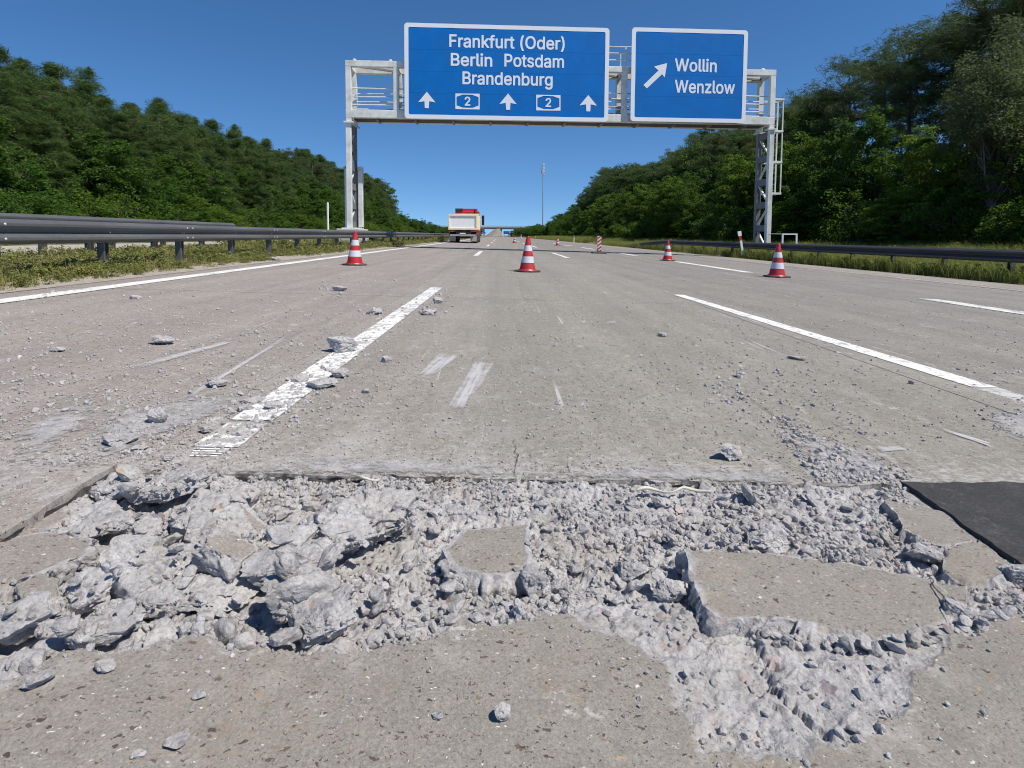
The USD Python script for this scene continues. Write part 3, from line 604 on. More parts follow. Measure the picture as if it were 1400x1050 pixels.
# ---- the lumps one can tell apart
B = boulder
B(229, 664, 84, 62, 'pinkish-grey layered lump at the top corner of the pile beside the left slab', 21, yaw=.5, tip=-.25, planes=11)
B(136, 716, 80, 60, 'smooth pale lump leaning against the broken edge of the left slab', 22, planes=10)
B(195, 722, 58, 42, 'flat speckled lump between the pale lump and the pinkish one', 23, sink=.35)
B(284, 708, 84, 64, 'wide slanted lump with a black gap under its right side', 24, yaw=.5, tip=.2, roll=-.25, planes=11)
B(190, 778, 86, 82, 'biggest rounded block in the left half of the pile with a ragged underside', 25, planes=14, sink=.12, lift=.01)
B(253, 776, 56, 66, 'upright block right of the biggest rounded block', 26, planes=11, sink=.15)
B(290, 744, 40, 44, 'small lump perched above two upright blocks in the pile', 27, lift=.012)
B(312, 768, 60, 74, 'tilted block with a brown outer face above the pale crumbs', 28, yaw=-.4, roll=.35, cap=.55, planes=11)
B(330, 726, 82, 52, 'flat tilted shard pointing right in the upper middle of the pile', 29, thin=.32, tip=.25, roll=.3, sink=.2, cap=.7)
B(392, 772, 98, 62, 'wide overhanging lump with a dark hollow below its front', 30, yaw=.35, tip=-.1, planes=12, sink=.10, lift=.012)
B(408, 818, 84, 78, 'slab piece tipped on edge with its dark flat underside showing', 31, yaw=.75, tip=-.75, roll=.15, thin=.42, sink=.18, cap=.65, planes=11, lift=.01)
B(437, 848, 88, 64, 'rounded block at the front of the pile below the tipped slab piece', 32, planes=14, sink=.15)
B(498, 716, 138, 86, 'largest boulder of the pile, long and pale, at its right end', 33, yaw=.35, tip=-.12, sub=5, planes=14, sink=.2)
B(305, 806, 90, 36, 'low flat lump at the foot of the pile in front of the tilted block', 34, thin=.34, sink=.3)
B(26, 846, 96, 78, 'long grey slab piece with shadow under it at the left border', 35, yaw=.45, tip=-.2, thin=.42, planes=11, sink=.12, lift=.01)
B(122, 810, 58, 76, 'layered shard standing askew left of the biggest rounded block', 36, yaw=.8, tip=-.35, roll=-.2, planes=10)
B(105, 776, 46, 54, 'jagged lump in front of the brown-topped fragment', 37)
B(155, 834, 48, 32, 'small boxy lump with a dark right face below the layered shard', 38, planes=8)
B(110, 868, 42, 38, 'smooth grey lump near the front left end of the pile', 39)
B(146, 862, 62, 42, 'angular pale lump at the front of the pile', 40)
B(228, 818, 64, 40, 'pale lump in front of the upright block', 41, sink=.3)
B(85, 826, 34, 42, 'bluish-grey lump beside the long slab piece', 42)
B(165, 667, 60, 30, 'flat stones lump in the top left corner of the hole', 43, thin=.4)
B(1048, 736, 46, 40, 'lump standing behind the largest slab fragment', 44, planes=10)
B(1264, 758, 40, 34, 'dark-sided lump left of the flat fragments by the asphalt', 45)
B(915, 806, 40, 34, 'lump at the left corner of the largest slab fragment', 46)
B(868, 780, 42, 38, 'ragged lump half buried in the gravel left of the largest slab fragment', 47, sink=.4)
B(732, 794, 36, 42, 'lump right of the flat-topped block in the middle', 48)
B(1392, 784, 34, 36, 'brown lump at the right border under the asphalt edge', 49, planes=9)
B(1312, 836, 44, 30, 'pale shard at the right front corner of the largest slab fragment', 50, thin=.45)
B(50, 928, 32, 32, 'bluish flat flake lying alone on the slab at the lower left', 51, thin=.35, sub=3, sink=.02)
B(145, 909, 22, 14, 'small pebble-like chip on pale dust at the lower left', 52, sub=3, sink=.05)
B(688, 972, 24, 26, 'bluish chip alone on the bare slab at the bottom centre', 53, thin=.4, tip=.6, yaw=.7, sub=3, sink=.05)
B(240, 1012, 28, 24, 'pale flat flake near the bottom edge of the slab', 54, thin=.2, sub=3, sink=.1)
B(190, 1030, 16, 12, 'tiny pale chip at the bottom left of the slab', 55, thin=.3, sub=3)
B(272, 950, 16, 12, 'small pale chip on the slab below the pile', 56, thin=.3, sub=3)
B(598, 978, 14, 10, 'small white chip on the slab at the lower middle', 57, thin=.3, sub=3)
# ---- lumps strewn over the lanes beyond the hole
B(997, 620, 46, 28, 'angular stone lying alone on the slab right of the hole with a dark left face', 61, deep=.6, planes=9, sink=.03, yaw=.3)
B(468, 475, 42, 26, 'largest stone beside the worn dash', 62, deep=.7, sink=.05)
B(466, 512, 26, 14, 'flat stone lying on the worn dash', 63, sink=.08)
B(222, 467, 31, 15, 'lone stone in the left lane', 64, deep=.6, sink=.05)
B(297, 524, 30, 16, 'flattish stone at the end of a long scratch in the left lane', 65, sink=.08)
B(440, 526, 42, 18, 'pale flake of slab lying across the worn dash', 66, thin=.28, sink=.1)
B(412, 518, 22, 18, 'dark-edged shard at the left rim of the worn dash', 67, thin=.5, tip=.4)
B(217, 573, 26, 24, 'dark hollow stone in the dust left of the hole', 68, deep=.6, sink=.05)
B(281, 588, 20, 14, 'small brown stone in the dust left of the worn dash', 69)
B(80, 478, 17, 9, 'small stone at the far left of the left lane', 70)
B(185, 407, 14, 7, 'small stone in the left lane towards the edge line', 71)
B(104, 374 + 2, 16, 8, 'stone on the dusty strip left of the edge line', 72)
B(378, 355, 14, 7, 'stone on the white edge line', 73)
B(512, 427, 22, 10, 'cluster stone left of the far end of the worn dash', 74)
B(465, 396, 20, 8, 'flat flake further out in the left lane', 75)
B(598, 412, 15, 11, 'dark stone right of the far end of the worn dash', 76)
B(587, 428, 22, 9, 'flat pale stone just right of the worn dash', 77)
B(905, 458, 13, 8, 'small pale stone in the right part of the middle lane', 78)
B(1012, 512, 14, 14, 'stone at the start of a dark drag mark', 79)
B(125, 641, 26, 11, 'dark flake on the left slab above its broken edge', 80, thin=.3)
B(165, 602, 44, 18, 'long shard in the dust on the left slab', 81, thin=.3, yaw=.4)
B(38, 600 + 37, 30, 12, 'thin flake on the left slab at the border', 82, thin=.25)
B(190, 612, 22, 12, 'white flake near the corner of the left slab', 83, thin=.35)
B(229, 627, 16, 12, 'bluish stone just above the pinkish lump', 84)
B(375, 556, 26, 14, 'stone among crumbs left of the worn dash', 85)
B(335, 555 + 3, 22, 12, 'pair stone in the dust left of the worn dash', 86)
B(345, 548, 34, 8, 'thin dark splinter left of the worn dash', 87, thin=.16, yaw=.35)
B(528, 492, 16, 12, 'stone close to the right of the worn dash', 88)
B(500, 535, 12, 9, 'small stone in front of the worn dash', 89)
B(1090, 489, 26, 8, 'dark splinter in the right part of the middle lane', 90, thin=.2, yaw=-.5)
B(1246, 523, 8, 8, 'tiny stone beyond the right dash', 91, sub=3)
# ---- the medium lumps of the rubble: told apart by where in the hole they lie
r = np.random.default_rng(17)
ZONES = [  # polygon of pixels, how many, size range in pixels, label, group
    ([(95, 690), (170, 648), (330, 662), (400, 690), (470, 760), (480, 850), (400, 880), (240, 862), (110, 890), (0, 925), (-20, 850), (60, 800)], 80, (14, 42), 'fist-sized lump of broken concrete wedged between the big blocks of the left pile', 'fist-sized lumps in the left pile'),
    ([(330, 668), (600, 668), (600, 705), (560, 760), (480, 690)], 26, (10, 22), 'small lump of broken concrete along the joint above the left pile', 'small lumps along the joint'),
    ([(480, 770), (600, 740), (620, 800), (740, 800), (760, 835), (640, 850), (500, 878)], 40, (10, 26), 'lump of broken concrete in the gravel in front of the flat-topped block', 'lumps in front of the flat-topped block'),
    ([(740, 680), (935, 680), (935, 750), (920, 830), (780, 830), (735, 770)], 34, (8, 22), 'lump of broken concrete in the gravel between flat-topped block and largest fragment', 'lumps between the flat-topped block and the largest fragment'),
    ([(900, 672), (1060, 668), (1215, 690), (1290, 760), (1330, 800), (1265, 785), (1180, 765), (1060, 752), (960, 745)], 64, (9, 25), 'lump of broken concrete in the gravel behind the largest slab fragment', 'lumps behind the largest slab fragment'),
    ([(990, 845), (1040, 845), (1200, 870), (1320, 850), (1400, 815), (1400, 830), (1330, 862), (1200, 888), (1060, 872)], 52, (8, 22), 'lump of broken concrete along the front edge of the largest slab fragment', 'lumps in front of the largest slab fragment')]
for poly, n, (s0, s1), label, grp in ZONES:
    P = Polygon(poly); x0, y0, x1, y1 = P.bounds; done = tries = 0
    while done < n and tries < 9000:
        tries += 1; px, py = r.uniform(x0, x1), r.uniform(y0, y1)
        if not P.contains(Point(px, py)): continue
        x, y = gxy(px, py)
        if any(q.buffer(.006).contains(Point(x, y)) for q in FRAG): continue
        sl = cells(x, y, .004, .004); c = COVER[sl]
        if c.size and c.mean() > .3 and r.random() < .93: continue
        s = s0 + (s1 - s0) * r.random() ** 1.8
        B(px, py, s, s * r.uniform(.6, .95), label, int(r.integers(1 << 30)), yaw=r.uniform(0, 6), tip=r.normal(0, .35), roll=r.normal(0, .35), sub=3, sink=r.uniform(.1, .35), group=grp, planes=int(r.integers(9, 15)), deep=r.uniform(.65, 1), rough=.6, explicit=False)
        done += 1
for q, nm in zip(FRAG, ('the largest slab fragment', 'the fragment at the asphalt corner', 'the flat fragment beside the asphalt', 'the wedge-shaped fragment', 'the flat-topped middle block', 'the fragment below the left slab', 'the small fragment at the border')): MARKS.append((q.centroid.x, q.centroid.y, nm))
ORD = ['closest', 'second closest', 'third closest', 'fourth closest', 'fifth closest', 'sixth closest', 'seventh closest', 'eighth closest', 'ninth closest', 'tenth closest'] + [f'{w} closest' for w in 'eleventh twelfth thirteenth fourteenth fifteenth sixteenth seventeenth eighteenth nineteenth twentieth twenty-first twenty-second twenty-third twenty-fourth twenty-fifth twenty-sixth twenty-seventh twenty-eighth twenty-ninth thirtieth thirty-first thirty-second thirty-third thirty-fourth thirty-fifth thirty-sixth'.split()]
near = {}
for o, x, y in LUMPS:
    d, mx_, my_, nm = min((math.hypot(x - a, y - b), a, b, n) for a, b, n in MARKS)
    side_ = ('right of' if x > mx_ else 'left of') if abs(x - mx_) > abs(y - my_) else ('behind' if y > my_ else 'in front of')
    near.setdefault((side_, nm), []).append((d, o))
for (side_, nm), found in near.items():
    for k, (d, o) in enumerate(sorted(found, key=lambda q: q[0])): o.SetCustomDataByKey('label', f'{ORD[min(k, 35)]} small concrete lump {side_} {nm}')
# ---- gravel, grit and debris that nobody could count
def instancer(name, protos, mat, pos, quat, scale, which, label, category):
    path = fresh_path(name); pi = UsdGeom.PointInstancer.Define(stage, path); targets = []
    for i, m in enumerate(protos):
        mm, mt = (m if isinstance(m, tuple) and not isinstance(m[0], np.ndarray) else (m, mat))
        g = usdkit.mesh(stage, f'{path}/shape_{i:03d}', mm, mt, smooth=False); targets.append(g.GetPath())
    pi.CreatePrototypesRel().SetTargets(targets)
    pi.CreatePositionsAttr(Vt.Vec3fArray.FromNumpy(np.asarray(pos, np.float32)))
    pi.CreateOrientationsAttr(Vt.QuathArray([Gf.Quath(float(a), float(b), float(c), float(d)) for a, b, c, d in quat]))
    pi.CreateScalesAttr(Vt.Vec3fArray.FromNumpy(np.asarray(scale, np.float32)))
    pi.CreateProtoIndicesAttr(Vt.IntArray.FromNumpy(np.asarray(which, np.int32)))
    return tag(pi.GetPrim(), label, category, kind='stuff')
def rquat(r, n):
    q = r.normal(size=(n, 4)); return q / np.linalg.norm(q, axis=1, keepdims=True)
r = np.random.default_rng(23)
GRIT = [rock_mesh(np.random.default_rng(900 + i), 1, r.uniform(.6, 1), r.uniform(.45, .85), 2 if i % 2 else 3, planes=int(r.integers(9, 15)), rough=.45)[0] for i in range(12)]
pos, size = [], []
hx0, hy0, hx1, hy1 = crater.bounds
fr = [q.buffer(-.006) for q in FRAG]
n = 105000; x = r.uniform(-1.2, 1.36, n); y = r.uniform(.72, 1.72, n)
ii = np.clip(((x - gx[0]) / STEP).astype(int), 0, nx - 1); jj = np.clip(((y - gy[0]) / STEP).astype(int), 0, ny - 1)
inside, shal, cov, dd = ins[jj, ii], shallow[jj, ii], COVER[jj, ii], dout[jj, ii]
clump = meshkit.fbm(np.c_[x * 9, y * 9, x * 0], 3, 77)
keep = np.where(inside, np.where(shal > .5, .07, .62) * np.clip((clump - .32) * 4, .26, 1), .08 * np.exp(-dd / .04) + .0010)
keep = np.where(cov, keep * .04, keep)
for q in fr: keep[contains_xy(q, x, y)] *= .12
k = r.random(n) < keep
x, y, ii, jj = x[k], y[k], ii[k], jj[k]; s = .0026 + .019 * r.random(len(x)) ** 4.5; s = np.where(ins[jj, ii], s, s * .5)
pos = np.c_[x, y, HR[jj, ii] + s * .18 - FALL * x]
instancer('rubble_gravel', GRIT, M_BROKEN, pos, rquat(r, len(x)), np.c_[s, s, s], r.integers(0, len(GRIT), len(x)), 'pale crushed gravel and grit filling the hole between the lumps', 'gravel')
# debris over the lanes
PX = []
def spray(poly, n, s0, s1):
    P = Polygon(poly); x0, y0, x1, y1 = P.bounds; c = 0
    while c < n:
        p = (r.uniform(x0, x1), r.uniform(y0, y1))
        if P.contains(Point(p)): PX.append((*p, s0 + (s1 - s0) * r.random() ** 2.5)); c += 1
spray([(0, 560), (170, 560), (440, 500), (480, 540), (330, 650), (180, 650), (0, 720)], 420, .003, .018)
spray([(150, 560), (320, 530), (420, 520), (400, 560), (220, 640), (140, 620)], 260, .004, .026)
spray([(300, 590), (1150, 590), (1200, 655), (280, 648)], 900, .002, .009)
spray([(0, 420), (470, 350), (560, 400), (380, 560), (0, 600)], 900, .006, .030)
spray([(500, 480), (900, 480), (1000, 600), (420, 600)], 420, .003, .014)
spray([(560, 380), (860, 380), (900, 480), (480, 480)], 160, .006, .024)
spray([(860, 390), (1050, 400), (1180, 590), (1040, 600), (960, 520)], 420, .005, .022)
spray([(1060, 590), (1130, 600), (1235, 655), (1120, 662)], 420, .006, .030)
spray([(900, 380), (1400, 420), (1400, 560), (1150, 500)], 380, .006, .024)
spray([(1330, 560), (1400, 545), (1400, 600), (1360, 590)], 70, .006, .022)
spray([(420, 345), (900, 345), (1000, 390), (380, 390)], 130, .012, .045)
spray([(0, 640), (110, 640), (60, 700), (0, 740)], 40, .003, .012)
for cx, cy, n in ((515, 427, 26), (468, 396, 26), (597, 405, 24), (590, 425, 30), (350, 455, 20), (440, 397, 18), (1180, 585, 20), (880, 500, 30), (1010, 545, 60), (990, 530, 50), (1075, 580, 70), (430, 545, 40), (225, 575, 40), (390, 560, 40), (60, 398, 25)):
    for _ in range(n): PX.append((r.normal(cx, 16), r.normal(cy, 6), .004 + .022 * r.random() ** 2.5 * max(1, (600 - cy) / 90)))
# and the worn dash is strewn with crumbs
for _ in range(260):
    t = r.random() ** 1.2; PX.append((330 + 260 * t + r.normal(0, 14), 596 - 198 * t + r.normal(0, 4), .006 + .03 * r.random() ** 2))
for poly, n, s0, s1 in (([(0, 400), (480, 345), (1000, 350), (1400, 420), (1400, 600), (1000, 640), (0, 640)], 4200, .003, .014), ([(380, 345), (900, 345), (1200, 440), (1200, 560), (300, 560)], 900, .006, .022), ([(0, 440), (420, 400), (600, 430), (520, 560), (300, 640), (0, 650)], 2600, .004, .018), ([(1050, 592), (1110, 590), (1190, 615), (1250, 650), (1235, 664), (1150, 662), (1090, 625)], 600, .003, .014), ([(60, 640), (220, 545), (400, 530), (370, 570), (190, 625)], 700, .003, .014), ([(270, 655), (300, 620), (700, 630), (1140, 645), (1140, 662), (700, 655)], 900, .002, .011)): spray(poly, n, s0, s1)
g_ = np.array([ground(a, b) for a, b, s in PX]); s = np.array([q[2] for q in PX])
ok = (g_[:, 1] > JOINT + .01) | (g_[:, 0] < -1.22); g_, s = g_[ok], s[ok]
lift = np.where(g_[:, 1] < JOINT, .028, 0)
instancer('scattered_debris', GRIT, M_BROKEN, g_ + np.c_[g_[:, :2] * 0, s * .18 + lift], rquat(r, len(s)), np.c_[s, s, s], r.integers(0, len(GRIT), len(s)), 'small crumbs of concrete strewn over the lanes', 'debris')

# ---- two curled strips of joint sealant on the rim of the hole
for label, pp in (('curled cream strip of joint sealant on the rim behind the right gravel', [(870, 671), (885, 667), (900, 671), (918, 673), (932, 667), (945, 669), (972, 672)]), ('short curled strip of joint sealant on the rim above the largest boulder', [(490, 652), (500, 654), (512, 657), (520, 653)])):
    pts = np.array([ground(a, b, .012 + .006 * math.sin(i * 2.1)) for i, (a, b) in enumerate(pp)])
    from scipy.interpolate import CubicSpline
    cs = CubicSpline(np.arange(len(pts)), pts); q = cs(np.linspace(0, len(pts) - 1, 50))
    m = tube(q, .0042 + .0012 * np.sin(np.linspace(0, 9, 50)), 8); obj('sealant_strip', m, M_CORD, smooth=True, label=label, cat='sealant')
# ------------------------------------------------------------------ sign gantry
GA = math.radians(1.9); G0 = np.array([-7.35, 27.1, 0.0])
gdir, gaway = np.array([math.cos(GA), math.sin(GA), 0]), np.array([-math.sin(GA), math.cos(GA), 0])
def gp(px, py, v=0.0):
    """Pixel -> (along the gantry, height) on the plane v metres behind its front face."""
    d = ray(px, py); t = ((G0 - EYE) @ gaway + v) / (d @ gaway); q = EYE + t * d
    return float((q - G0) @ gdir), float(q[2])
gan = thing('sign_gantry', 'pale grey steel gantry spanning the carriageway on two lattice legs', 'gantry', G0, GA)
UL, UR = 0.0, gp(1051, 250)[0]; DEP = 1.15; W = .27
zt1, zt0 = 9.12, 8.84; zb1, zb0 = 6.80, 6.42
bv = .012
def gpart(name, mesh, mat=M_GANTRY, **k): return obj(name, mesh, mat, gan, **k)
for v0 in (0.0, DEP):
    gpart('top_chord', box(UL - W / 2, UR + W / 2, v0 - W / 2, v0 + W / 2, zt0, zt1, bv))
    gpart('bottom_chord', box(UL - W / 2 + .002, UR + W / 2 - .002, v0 - W / 2 + .003, v0 + W / 2 - .003, zb0, zb1, bv))
US = [UL, UL + 2.27, UL + 5.0, UL + 7.75, UL + 10.5, gp(853, 150)[0], gp(853, 150)[0] + 2.7, UR]
for i, u in enumerate(US):
    for v0 in (0.0, DEP):
        gpart('upright', box(u - W / 2 + .004, u + W / 2 - .004, v0 - W / 2 + .006, v0 + W / 2 - .006, zb1, zt0, bv))
    gpart('cross_beam', box(u - .08, u + .08, W / 2, DEP - W / 2, zt0 + .02, zt1 - .02))
    gpart('cross_beam', box(u - .08, u + .08, W / 2, DEP - W / 2, zb0 + .03, zb1 - .2))
    if i not in (0, len(US) - 1): gpart('knee_brace', bar((u, W / 2, zt0 - .55), (u, DEP - W / 2 - .25, zt0 + .05), .10))
for i in range(len(US) - 1):      # plan bracing and the walkway grating below
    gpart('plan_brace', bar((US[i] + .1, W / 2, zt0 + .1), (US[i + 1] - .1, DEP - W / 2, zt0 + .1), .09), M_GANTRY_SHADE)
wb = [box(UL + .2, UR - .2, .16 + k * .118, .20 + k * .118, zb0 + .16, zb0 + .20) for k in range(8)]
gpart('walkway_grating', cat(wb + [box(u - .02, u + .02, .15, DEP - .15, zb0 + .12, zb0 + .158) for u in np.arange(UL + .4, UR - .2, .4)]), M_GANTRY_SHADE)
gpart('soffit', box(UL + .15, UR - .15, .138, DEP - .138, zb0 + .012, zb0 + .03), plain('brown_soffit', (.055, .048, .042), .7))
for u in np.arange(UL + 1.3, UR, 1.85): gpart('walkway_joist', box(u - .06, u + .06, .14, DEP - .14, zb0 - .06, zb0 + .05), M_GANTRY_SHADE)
for v0, zz in ((.17, (7.10, 7.48, 7.88)), (DEP - .17, (7.06, 7.42, 7.82))):
    for z in zz: gpart('handrail', tube([(UL + .12, v0, z), (UR - .12, v0, z)], .028, 8), M_GANTRY)
ua, ub = gp(820, 70)[0], gp(875, 70)[0]
for v0 in (.05, DEP - .05):       # the railing on top between the signs
    for z in (zt1 + .35, zt1 + .68, zt1 + 1.0): gpart('handrail', tube([(ua - 1.2, v0, z), (ub + 1.5, v0, z)], .028, 8))
    for u in (ua - .9, gp(856, 70)[0], ub + 1.2): gpart('rail_post', box(u - .03, u + .03, v0 - .03, v0 + .03, zt1, zt1 + 1.03))
for u in (UL + .28, UL + 2.0, UR - .5): gpart('lifting_lug', lathe([(0, 0), (.10, 0), (.10, .05), (.05, .10), (0, .11)], 12).apply_translation([u, 0, zt1]))
for ul, side, zf in ((UL, -1, 1.12), (UR, 1, -.1)):
    ox = .03 * side * -1
    for v0 in (0.0, DEP):
        gpart('leg', box(ul - .12 - ox, ul + .12 - ox, v0 - .12, v0 + .12, zf, zb0 - .22, bv), M_GANTRY if v0 == 0 else M_GANTRY_SHADE)  # rear posts take the darker steel, shade put into its colour
        gpart('flange', box(ul - .22, ul + .22, v0 - .2, v0 + .2, zb0 - .26, zb0 - .19))
        gpart('leg_head', box(ul - W / 2 + .005, ul + W / 2 - .005, v0 - W / 2 + .005, v0 + W / 2 - .005, zb0 - .19, zb0, bv))
    zz = np.linspace(zf + .15, zb0 - .45, 6)
    for k, z in enumerate(zz):
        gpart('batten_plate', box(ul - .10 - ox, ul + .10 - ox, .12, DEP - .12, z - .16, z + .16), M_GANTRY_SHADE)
        if k: gpart('lattice_bar', bar((ul - ox, .12, zz[k - 1] + .16) if k % 2 else (ul - ox, DEP - .12, zz[k - 1] + .16), (ul - ox, DEP - .12, z - .16) if k % 2 else (ul - ox, .12, z - .16), .08))
    gpart('base_plate', box(ul - .35, ul + .35, -.3, DEP + .3, zf - .06, zf))
    gpart('footing', box(ul - .55, ul + .55, -.55, DEP + .55, zf - .95, zf - .06, .03), M_CONCRETE_FAR)
gpart('cable_duct', box(UL - .29, UL - .19, .15, .27, 1.1, 4.0, .01), M_SIGN_WHITE); gpart('equipment_box', box(UL + .17, UL + .40, DEP - .2, DEP + .1, 1.15, 4.2, .02), M_GANTRY)
# the caged ladder on the right leg
u0 = UR + W / 2; zl, zh = gp(1065, 265)[1], gp(1065, 134)[1]
for uu in (gp(1065, 200)[0], gp(1072.5, 200)[0]):
    for v0 in (.25, .75): gpart('ladder_rail', box(uu - .025, uu + .025, v0 - .025, v0 + .025, zl, zh))
ue = gp(1072.5, 200)[0]
for y in (134, 178, 220.6, 264):
    z = gp(1065, y)[1]
    gpart('ladder_hoop', cat([box(u0 - .1, ue, .20, .224, z - .05, z + .05), box(u0 - .1, ue, .776, .80, z - .05, z + .05), box(ue - .004, ue + .03, .20, .80, z - .05, z + .05)]))
for z in np.arange(zl + .2, zh, .3): gpart('rung', tube([(gp(1065, 200)[0], .25, z), (gp(1065, 200)[0], .75, z)], .015, 6))

# ---- the two signs
def panel(name, label, corners, v):
    us = [gp(x, y, v) for x, y in corners]   # tl, tr, br, bl
    ua, ub = (us[0][0] + us[3][0]) / 2, (us[1][0] + us[2][0]) / 2; za, zb = (us[2][1] + us[3][1]) / 2, (us[0][1] + us[1][1]) / 2
    s = thing(name, label, 'road sign', G0, GA); fr = .19; rad = .16
    outer = Polygon([(ua, za), (ub, za), (ub, zb), (ua, zb)]).buffer(-rad).buffer(rad); inner = Polygon([(ua + fr, za + fr), (ub - fr, za + fr), (ub - fr, zb - fr), (ua + fr, zb - fr)]).buffer(-.08).buffer(.08)
    T = np.eye(4); T[:3, 0], T[:3, 1], T[:3, 2], T[:3, 3] = (1, 0, 0), (0, 0, 1), (0, -1, 0), (0, v, 0)
    def flat(poly, d0, d1):
        m = cat([prism(q, d1 - d0) for q in getattr(poly, 'geoms', [poly])]); m.apply_translation([0, 0, d0]); m.apply_transform(T); return m
    nseg = max(2, int((zb - za) / 1.05)); hs = np.linspace(za + fr + .002, zb - fr - .002, nseg + 1)
    from shapely.geometry import box as sbox
    for k in range(nseg): obj('sign_panel', flat(inner.intersection(sbox(ua, hs[k] + .003, ub, hs[k + 1] - .003)), -.02, .012), M_SIGN_BLUE, s)
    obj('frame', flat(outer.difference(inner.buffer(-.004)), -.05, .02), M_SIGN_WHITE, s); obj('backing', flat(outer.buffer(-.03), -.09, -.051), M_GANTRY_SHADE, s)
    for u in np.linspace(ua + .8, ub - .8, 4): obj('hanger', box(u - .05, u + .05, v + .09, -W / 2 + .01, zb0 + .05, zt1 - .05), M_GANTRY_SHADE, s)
    def text(word, x0, y0, x1, y1, cap_px):
        (a, za_), (b, zb_) = gp(x0, y0, v), gp(x1, y1, v); h = gp(x0, y0 - cap_px, v)[1] - za_
        tm = meshkit.text_mesh(word, h, .006, bold=True); ex = tm.bounds
        tm.apply_translation([-ex[0][0], 0, 0]); tm.apply_scale([(b - a) / (ex[1][0] - ex[0][0]), 1, 1]); tm.apply_translation([a, (za_ + zb_) / 2, .0145]); tm.apply_transform(T)
        obj('lettering', tm, M_SIGN_WHITE, s)
    def shape(poly_px, name, holes=()):
        P = Polygon([gp(x, y, v) for x, y in poly_px], [[gp(x, y, v) for x, y in h] for h in holes]); obj(name, flat(P.buffer(0), .0145, .0205), M_SIGN_WHITE, s)
    return text, shape
text, shape = panel('motorway_sign', 'large blue overhead sign with three place name lines and three upward arrows', [(552, 31), (833, 38.5), (831.5, 166), (554, 162.5)], -.38)
text('Frankfurt (Oder)', 614.2, 64.8, 772, 67.0, 16.6)
text('Berlin', 616.4, 89.8, 672.9, 90.6, 16.6); text('Potsdam', 689.5, 91.0, 771, 92.2, 16.6); text('Brandenburg', 632.3, 115.0, 755.5, 117.0, 16.6)
for cx, y0 in ((583.6, 125.6), (694.6, 128.0), (804.2, 130.0)):
    shape([(cx, y0), (cx + 11.8, y0 + 14.6), (cx + 3.2, y0 + 12.8), (cx + 2.7, y0 + 22.4), (cx - 2.7, y0 + 22.2), (cx - 3.2, y0 + 12.8), (cx - 11.8, y0 + 14.2)], 'arrow')
for x0, y0 in ((622.6, 127.9), (733.0, 129.7)):
    x1, y1 = x0 + 33.2, y0 + 21.3; b = 1.5
    shape([(x0, y0), (x1, y0 + .5), (x1, y1 + .5), (x0, y1)], 'number_shield', [[(x0 + b, y0 + 4.6), (x0 + 10, y0 + b), (x1 - 10, y0 + b + .4), (x1 - b, y0 + 5), (x1 - b, y1 - 4.6), (x1 - 10, y1 - b), (x0 + 10, y1 - b - .3), (x0 + b, y1 - 5)]])
    text('2', x0 + 12.8, y0 + 16.3, x0 + 20.4, y0 + 16.6, 11.6)
text, shape = panel('exit_sign', 'smaller blue overhead sign with a slanting arrow and two village names', [(862.5, 37.5), (1022.5, 41.5), (1019, 168), (863.5, 166)], -.38)
text('Wollin', 922.4, 97.4, 979.6, 98.0, 16.6); text('Wenzlow', 922.4, 126.6, 1004.2, 127.8, 16.6)
shape([(911.9, 86.4), (908.6, 106.2), (905.0, 101.6), (884.2, 121.0), (879.6, 116.4), (900.2, 96.4), (893.9, 91.2)], 'arrow')

# ------------------------------------------------------------------ guardrails
PROF = [(.015, 0), (.030, -.012), (.080, -.050), (.083, -.066), (.080, -.085), (.036, -.122), (.004, -.146), (.0, -.155), (.004, -.164), (.036, -.188), (.080, -.225), (.083, -.244), (.080, -.262), (.030, -.298), (.015, -.31)]
def wbeam(x, face, pts):
    """A W-beam through pts = [(y, z of its top, x shift)], its ribs facing face (+1 right, -1 left)."""
    V, Fc = [], []; n = len(PROF)
    for y, z, dx in pts:
        V += [(x + dx + face * o, y, z + h) for o, h in PROF] + [(x + dx + face * (o - .005), y, z + h) for o, h in PROF]
    for i in range(len(pts) - 1):
        for j in range(n - 1):
            a = i * 2 * n + j; b = a + 2 * n; Fc += [[a, a + 1, b + 1, b]]; a += n; b += n; Fc += [[a, b, b + 1, a + 1]]
        for j in (0, n - 1): a = i * 2 * n + j; Fc.append([a, a + 2 * n, a + 3 * n, a + n])
    f = np.array(Fc); f = f if face > 0 else f[:, ::-1]
    return V, f
